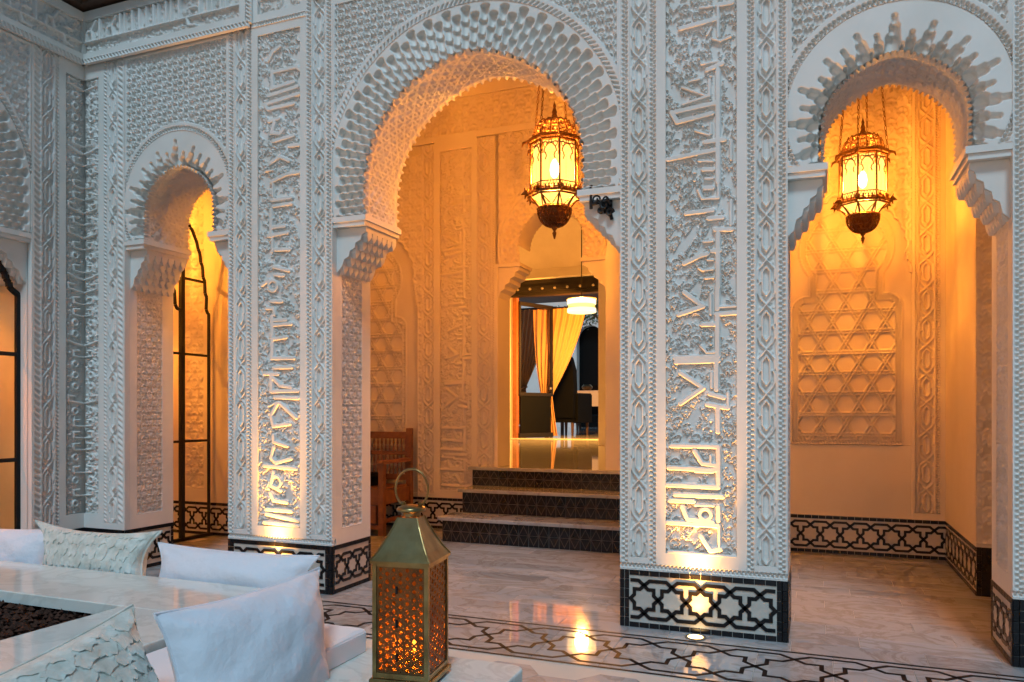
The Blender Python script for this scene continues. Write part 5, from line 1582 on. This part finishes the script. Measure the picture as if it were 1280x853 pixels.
# ------------------------------------------------------------------ lounge: plinth, table, seats
lp = thing('marble_plinth', 'low white marble seating plinth carrying the brass lantern', 'plinth', (0, 0, 0))
def rounded(x0, x1, y0, y1, z0, z1, r, m, name, ch=.006):
    P_ = []
    for cx, cy, a0 in ((x1 - r, y1 - r, 0), (x0 + r, y1 - r, 90), (x0 + r, y0 + r, 180), (x1 - r, y0 + r, 270)):
        for i in range(7): a = R(a0 + 15 * i); P_.append((cx + r * math.cos(a), cy + r * math.sin(a), cx, cy))
    V = []; n = len(P_)
    for z, k in ((z0, 0), (z1 - ch, 0), (z1 - ch * .3, ch * .3), (z1, ch)):
        for a, b, cx, cy in P_:
            d = math.hypot(a - cx, b - cy); q = (d - k) / d
            V.append((cx + (a - cx) * q, cy + (b - cy) * q, z))
    F = [tuple(range(3 * n, 4 * n))]
    for s_ in range(3):
        for i in range(n): j = (i + 1) % n; F.append((s_ * n + i, s_ * n + j, s_ * n + n + j, s_ * n + n + i))
    return mesh_of(name, V, F, m)
part('ledge', rounded(-1.60, -.955, .3, 2.535, .258, .30, .05, 'white_marble', 'ledge'), lp)
part('base', MB().box(-2.1, -1.0, .3, 2.49, 0, .257).mesh('base', 'white_marble'), lp)
part('back_base', MB().box(-6.0, -2.43, 2.80, 3.30, 0, .14).mesh('back_base', 'white_marble'), lp)
part('side_base', MB().box(-2.2, -1.585, .3, 2.495, .14, .299).mesh('side_base', 'white_marble'), lp)
tbm = thing('marble_table', 'square ring of white marble table round a dark gravel bed', 'table', (0, 0, 0))
TZ = .40
part('back_top', MB().bbox(-6.0, -2.15, 2.335, 2.81, TZ - .05, TZ, .004).mesh('back_top', 'white_marble'), tbm)
part('right_top', MB().bbox(-2.665, -2.15, .0, 2.334, TZ - .05, TZ, .004).mesh('right_top', 'white_marble'), tbm)
part('left_top', MB().bbox(-6.0, -5.4, .0, 2.334, TZ - .05, TZ, .004).mesh('left_top', 'white_marble'), tbm)
part('base', MB().box(-5.8, -2.25, 2.40, 2.72, 0, TZ - .051).box(-2.60, -2.25, .0, 2.399, 0, TZ - .051).mesh('base', 'white_marble'), tbm)
gb = part('gravel_bed', Canvas(2.75, 2.35, .03).mesh('x', .01), None, (-5.35, 0, .20)); gb.name = 'gravel_bed'
V = []; nx, ny = 70, 60; rg = random.Random(5); P = np.zeros((ny, nx, 3))
xs = np.linspace(-5.4, -2.61, nx); ys = np.linspace(0, 2.39, ny)
P[:, :, 0] = xs[None, :]; P[:, :, 1] = ys[:, None]; P[:, :, 2] = .30 + rng.uniform(0, .02, (ny, nx)) + .05 * np.sin(xs[None, :] * 3) * np.sin(ys[:, None] * 4)
gb.data = grid_mesh('gravel_bed', P, 'gravel_base'); gb.location = (0, 0, 0); gb['kind'] = 'structure'
# lumps of lava gravel
oct_ = [(1, 0, 0), (-1, 0, 0), (0, 1, 0), (0, -1, 0), (0, 0, 1), (0, 0, -1)]; of = [(0, 2, 4), (2, 1, 4), (1, 3, 4), (3, 0, 4), (2, 0, 5), (1, 2, 5), (3, 1, 5), (0, 3, 5)]
mb = MB()
for k in range(9000):
    x = rg.uniform(-5.3, -2.63); y = rg.uniform(.9, 2.38); s_ = rg.uniform(.008, .020); z = .33 + .04 * math.sin(x * 3) * math.sin(y * 4) + rg.uniform(-.01, .015)
    mb.add([(x + a * s_ * rg.uniform(.6, 1.4), y + b * s_ * rg.uniform(.6, 1.4), z + c * s_ * rg.uniform(.5, 1)) for a, b, c in oct_], of)
gs_ = part('gravel', mb.mesh('gravel', 'gravel')); gs_['kind'] = 'stuff'; gs_['label'] = 'dark reddish lava gravel filling the middle of the marble table'; gs_['category'] = 'gravel'
# seat pads
def pad(label, x0, x1, y0, y1, z0, z1, grp='white seat pads of the lounge'):
    n = 18; P = []
    t = thing('seat_pad', label, 'seat cushion', ((x0 + x1) / 2, (y0 + y1) / 2, z0), 0, grp)
    w, d, h = x1 - x0, y1 - y0, z1 - z0
    part('cover', rounded(-w / 2, w / 2, -d / 2, d / 2, 0, h, .03, 'seat_cloth', 'cover', .018), t)
    part('piping', MB().tube([(-w / 2 + .02, -d / 2 + .004, h - .014), (w / 2 - .02, -d / 2 + .004, h - .014), (w / 2 - .004, -d / 2 + .02, h - .014), (w / 2 - .004, d / 2 - .02, h - .014), (w / 2 - .02, d / 2 - .004, h - .014), (-w / 2 + .02, d / 2 - .004, h - .014)], .004, 5).mesh('piping', 'seat_cloth'), t)
pad('flat white seat pad end showing beside the brass lantern', -2.12, -1.575, .95, 2.487, .302, .384)
pad('white seat pad under the pillows behind the marble table', -5.6, -2.45, 2.83, 3.29, .142, .235)

# pillows: four corners in space, puffed between them
def pillow(name, label, cs, puff, m, grp, n=30, pinch=.10, ears=.04, seed=0, wr=1.0):
    A_, B_, C_, D_ = [Vector(c) for c in cs]      # lower left, lower right, upper right, upper left
    cen = (A_ + B_ + C_ + D_) / 4
    nrm = (B_ - A_).cross(D_ - A_).normalized()
    U, Vv = np.meshgrid(np.linspace(-1, 1, n), np.linspace(-1, 1, n))
    e = pinch
    u2 = U * (1 - e * (1 - Vv ** 2) * np.abs(U) ** 3) ; v2 = Vv * (1 - e * (1 - U ** 2) * np.abs(Vv) ** 3)
    s = (u2 + 1) / 2; t = (v2 + 1) / 2
    base = [(np.array(A_)[None, None, :] * ((1 - s) * (1 - t))[..., None] + np.array(B_)[None, None, :] * (s * (1 - t))[..., None] +
             np.array(C_)[None, None, :] * (s * t)[..., None] + np.array(D_)[None, None, :] * ((1 - s) * t)[..., None])][0]
    prof = (np.clip(1 - U ** 2, 0, 1) ** .55) * (np.clip(1 - Vv ** 2, 0, 1) ** .55)
    rr = np.random.default_rng(seed); ph = rr.uniform(0, 6, 8)
    wv = (np.sin(U * 3 + ph[0] + 2 * Vv) * .5 + np.sin(Vv * 5 + ph[1] - U) * .35 + np.sin((U + Vv) * 7 + ph[2]) * .2)
    edge = np.minimum(1 - np.abs(U), 1 - np.abs(Vv))
    cre = np.exp(-(np.hypot(np.abs(U) - 1, np.abs(Vv) - 1) / .55) ** 2) * np.sin((np.abs(U) - np.abs(Vv)) * 14 + ph[3]) * .5
    fr = prof * (1 + .15 * wr * wv) + .15 * wr * cre * np.clip(edge * 6, 0, 1)
    t_ = thing(name, label, 'pillow', tuple(cen), 0, grp)
    N_ = np.array(nrm)[None, None, :]
    for sg, nm in ((1, 'front_cover'), (-1, 'rear_cover')):
        Pp = base + N_ * (sg * puff * fr)[..., None] - np.array(cen)[None, None, :]
        if sg < 0: Pp = Pp[:, ::-1]
        part(nm, grid_mesh(nm, Pp, m), t_)
    rim = [base[0, i] for i in range(n)] + [base[i, -1] for i in range(1, n)] + [base[-1, i] for i in range(n - 2, -1, -1)] + [base[i, 0] for i in range(n - 2, 0, -1)]
    part('seam', MB().tube([Vector(p) - cen for p in rim], .0048, 5, True).mesh('seam', m), t_)
    return t_, base, N_, fr, np.array(cen)
def petals(t_, base, N_, fr, cen, puff, sides, nx_, ny_, m, seed):
    """rows of overlapping ragged cloth petals sewn on a pillow"""
    rd = random.Random(seed); n = base.shape[0]
    k = 0
    for sg in sides:
        for j in range(ny_):
            mb = MB()
            for i in range(nx_ + 1):
                cu = (i + (.5 if j % 2 else 0)) / nx_; cv = 1 - (j + .3) / ny_
                pw = .62 / nx_; phh = 1.15 / ny_; V = []; rows = []
                pts = [(0, 0)]
                m_ = 12
                for q in range(m_ + 1):
                    a = PI * q / m_; rad = 1 + rd.uniform(-.22, .14)
                    pts.append((math.cos(a) * pw * rad, -math.sin(a) * phh * rad * .95 + .15 * phh))
                def at(u, v, lift):
                    u = min(max(u, .015), .985); v = min(max(v, .015), .985)
                    x_ = u * (n - 1); y_ = v * (n - 1); i0 = int(x_); j0 = int(y_); i0 = min(i0, n - 2); j0 = min(j0, n - 2); fx, fy = x_ - i0, y_ - j0
                    b = lambda A: A[j0, i0] * (1 - fx) * (1 - fy) + A[j0, i0 + 1] * fx * (1 - fy) + A[j0 + 1, i0] * (1 - fx) * fy + A[j0 + 1, i0 + 1] * fx * fy
                    return b(base) + N_[0, 0] * (sg * (puff * b(fr[..., None])[0] + lift)) - cen
                V = [at(cu, cv + .1 / ny_, .0025)]
                for a, b in pts[1:]: V.append(at(cu + a * .6, cv + b * .6, .003))
                for a, b in pts[1:]: V.append(at(cu + a, cv + b, .0035 + rd.uniform(0, .004)))
                for a, b in pts[1:]: V.append(at(cu + a * 1.03, cv + b * 1.03, .0005))
                F = [(0, 1 + q, 2 + q) for q in range(m_)]
                o1 = 1; o2 = 1 + m_ + 1; o3 = o2 + m_ + 1
                for q in range(m_):
                    F.append((o1 + q, o2 + q, o2 + q + 1, o1 + q + 1)); F.append((o2 + q, o3 + q, o3 + q + 1, o2 + q + 1))
                mb.add(V, F)
            part('petal_row', mb.mesh('petal_row', m, False), t_)
WG = 'plain white pillows of the lounge'
# big white pillow standing along the table on the right seat
pillow('white_pillow', 'large plain white pillow in the foreground beside the brass lantern', [(-1.53, 2.18, .27), (-1.60, 1.60, .26), (-1.71, 1.60, .640), (-1.69, 2.33, .632)][::1], .115, 'white_cloth', WG, 36, .10, seed=1)
p = pillow('petal_pillow', 'sage pillow with petal cloth in the foreground corner', [(-1.66, 1.70, .29), (-1.60, .80, .27), (-1.78, .82, .55), (-1.80, 1.61, .655)], .105, 'sage_cloth', 'sage pillows sewn with cloth petals', 36, .12, seed=2)
petals(*p, .105, (-1,), 11, 9, 'sage_cloth', 3)
# back row
pillow('white_pillow', 'white pillow lying behind the marble table, before the lit pier', [(-3.15, 2.92, .235), (-2.24, 2.92, .235), (-2.20, 3.04, .515), (-3.24, 3.06, .51)], .10, 'white_cloth', WG, 36, .11, seed=3)
p = pillow('petal_pillow', 'sage petal pillow between two white pillows behind the table', [(-3.98, 2.92, .235), (-3.13, 2.92, .235), (-3.23, 3.08, .570), (-4.20, 3.08, .575)], .09, 'sage_cloth', 'sage pillows sewn with cloth petals', 36, .24, seed=4)
petals(*p, .09, (1, ), 12, 6, 'sage_cloth', 6)
pillow('white_pillow', 'white pillow cut off by the left edge of the photo', [(-4.95, 2.98, .235), (-4.02, 2.98, .235), (-4.0, 3.12, .53), (-5.0, 3.12, .50)], .10, 'white_cloth', WG, 30, .11, seed=5)

# ------------------------------------------------------------------ brass floor lantern
def liner_mat():
    m = bpy.data.materials.new('amber glass liner'); m.use_nodes = True
    nt = m.node_tree; nt.nodes.clear()
    out = nt.nodes.new('ShaderNodeOutputMaterial'); mx = nt.nodes.new('ShaderNodeMixShader')
    tl = nt.nodes.new('ShaderNodeBsdfTranslucent'); tr = nt.nodes.new('ShaderNodeBsdfTransparent')
    tl.inputs[0].default_value = (.55, .19, .04, 1); tr.inputs[0].default_value = (.55, .24, .08, 1); mx.inputs[0].default_value = .55
    nt.links.new(tr.outputs[0], mx.inputs[1]); nt.links.new(tl.outputs[0], mx.inputs[2]); nt.links.new(mx.outputs[0], out.inputs[0])
    return m
M['liner'] = liner_mat()
LX, LY, LZ = -1.272, 2.27, .3005
fl_ = thing('brass_lantern', 'tall square brass lantern with pierced sides and a lit candle', 'lantern', (LX, LY, LZ), R(7.3))
hwL = .098; hB = .406
def panel_mask_mesh(w, h):
    res = .0022; nx_ = int(w / res); nz_ = int(h / res)
    xs = np.linspace(-w / 2, w / 2, nx_); zs = np.linspace(0, h, nz_)
    X, Z = np.meshgrid(xs, zs)
    s = .0235
    # pierced star work: keep the lattice lines of three families plus rings
    k = np.zeros_like(X, bool)
    for a in (0, PI / 3, 2 * PI / 3):
        d = X * math.cos(a) + Z * math.sin(a)
        d = np.abs((d / s) % 1.0 - .5) * s
        k |= d < .0021
    hx = s / math.cos(PI / 6)
    cxs = np.round(X / s); 
    par = (cxs % 2)
    cz = (np.round(Z / hx - par * .5) + par * .5) * hx
    rr = np.hypot(X - cxs * s, Z - cz)
    k |= np.abs(rr - .0085) < .0017
    e = np.minimum(np.minimum(X + w / 2, w / 2 - X), np.minimum(Z, h - Z)); k |= e < .006
    cell = k[:-1, :-1] & k[1:, 1:] | (k[1:, :-1] & k[:-1, 1:])
    P = np.stack([X, np.zeros_like(X), Z], -1)
    return grid_mesh('pierced_panel', P, 'pierced', cell, False, .0022)
PM = panel_mask_mesh(2 * hwL - .028, hB - .055)
for k in range(4):
    a = k * PI / 2; part('pierced_panel', PM, fl_, Matrix.Rotation(a, 3, 'Z') @ Vector((0, -hwL + .004, .045)), a)
for sx in (1, -1):
    for sy in (1, -1):
        part('corner_post', MB().bbox(sx * hwL - .014 if sx > 0 else -hwL, hwL if sx > 0 else -hwL + .014, hwL - .014 if sy > 0 else -hwL, hwL if sy > 0 else -hwL + .014, .012, hB, .002).mesh('corner_post', 'brass'), fl_)
        part('foot', MB().lathe([(.010, 0), (.014, .006), (.011, .012)], 10, (sx * (hwL - .014), sy * (hwL - .014))).mesh('foot', 'brass'), fl_)
part('base_plate', MB().bbox(-hwL - .008, hwL + .008, -hwL - .008, hwL + .008, .012, .026, .003).mesh('base_plate', 'brass'), fl_)
mb = MB()
for k in range(4):
    a = k * PI / 2; c_, s_ = math.cos(a), math.sin(a)
    pts = [(-hwL + .014, -hwL + .001), (hwL - .014, -hwL + .001)]
    for z0_, z1_ in ((.027, .045), (hB - .012, hB)):
        mb = MB()
        V = [(x * c_ - y * s_, x * s_ + y * c_, z) for z in (z0_, z1_) for x, y in ((-hwL + .013, -hwL + .001), (hwL - .013, -hwL + .001), (hwL - .013, -hwL + .008), (-hwL + .013, -hwL + .008))]
        mb.add(V, [(0, 1, 5, 4), (4, 5, 6, 7), (3, 0, 4, 7), (1, 2, 6, 5), (2, 3, 7, 6), (0, 3, 2, 1)])
        part('rail', mb.mesh('rail', 'brass'), fl_)
for k in range(4):
    a = k * PI / 2
    part('amber_liner', mesh_of('amber_liner', [(-hwL + .015, 0, .05), (hwL - .015, 0, .05), (hwL - .015, 0, hB - .015), (-hwL + .015, 0, hB - .015)], [(0, 1, 2, 3)], 'liner'), fl_, Matrix.Rotation(a, 3, 'Z') @ Vector((0, -hwL + .010, 0)), a)
# hinges of the front panel
hg = MB().tube([(0, 0, -.012), (0, 0, .012)], .004, 8).mesh('hinge', 'iron')
for zz in (.10, .21, .32): part('hinge', hg, fl_, (-.012, -hwL - .001, zz))
# pyramid roof with slightly hollow sides
V = []; prof = [(hwL + .006, hB - .002), (hwL + .006, hB + .006), (hwL * .88, hB + .030), (hwL * .66, hB + .070), (hwL * .46, hB + .112), (hwL * .35, hB + .142)]
for r_, z_ in prof:
    V += [(-r_, -r_, z_), (0, -r_ * 1.0, z_), (r_, -r_, z_), (r_, 0, z_), (r_, r_, z_), (0, r_, z_), (-r_, r_, z_), (-r_, 0, z_)]
F = []
for i in range(len(prof) - 1):
    for j in range(8): F.append((i * 8 + j, i * 8 + (j + 1) % 8, i * 8 + 8 + (j + 1) % 8, i * 8 + 8 + j))
part('roof', mesh_of('roof', V, F, 'brass'), fl_)
mb = MB()
for sx, sy in ((1, 1), (1, -1), (-1, -1), (-1, 1)): mb.tube([(sx * r_, sy * r_, z_ + .001) for r_, z_ in prof[1:]], .0032, 6)
part('roof_seam', mb.mesh('roof_seam', 'brass'), fl_)
zt_ = hB + .142
part('neck', MB().lathe([(.034, zt_ - .004), (.032, zt_ + .010), (.034, zt_ + .016), (.048, zt_ + .020), (.050, zt_ + .026), (.044, zt_ + .033), (.022, zt_ + .040), (.010, zt_ + .042)], 32).mesh('neck', 'brass', True), fl_)
rr_ = .060
part('ring_handle', MB().tube([(rr_ * math.cos(a) * .98, .004, zt_ + .030 + rr_ * 1.05 + rr_ * 1.12 * math.sin(a)) for a in [R(-58 + i * 296 / 26) for i in range(27)]], .0042, 8).mesh('ring_handle', 'brass', True), fl_)
part('ring_lug', MB().lathe([(.007, zt_ + .036), (.008, zt_ + .046), (.004, zt_ + .05)], 10, (.030, .004)).lathe([(.007, zt_ + .036), (.008, zt_ + .046), (.004, zt_ + .05)], 10, (-.030, .004)).mesh('ring_lug', 'brass'), fl_)
cn = thing('candle', 'lit candle burning inside the brass lantern', 'candle', (LX + .012, LY, LZ + .027))
part('wax', MB().lathe([(.026, 0), (.027, .004), (.027, .060), (.022, .064), (.004, .062)], 20).mesh('wax', 'wax', True), cn)
part('wick', MB().tube([(0, 0, .062), (0, 0, .072)], .001, 5).mesh('wick', 'iron'), cn)
part('flame', MB().lathe([(.001, .068), (.007, .078), (.008, .088), (.004, .105), (.0005, .12)], 12).mesh('flame', 'flame', True), cn)
lamp('candle_light', 'POINT', 18, (1, .34, .05), (0, 0, .092), cn, .008)
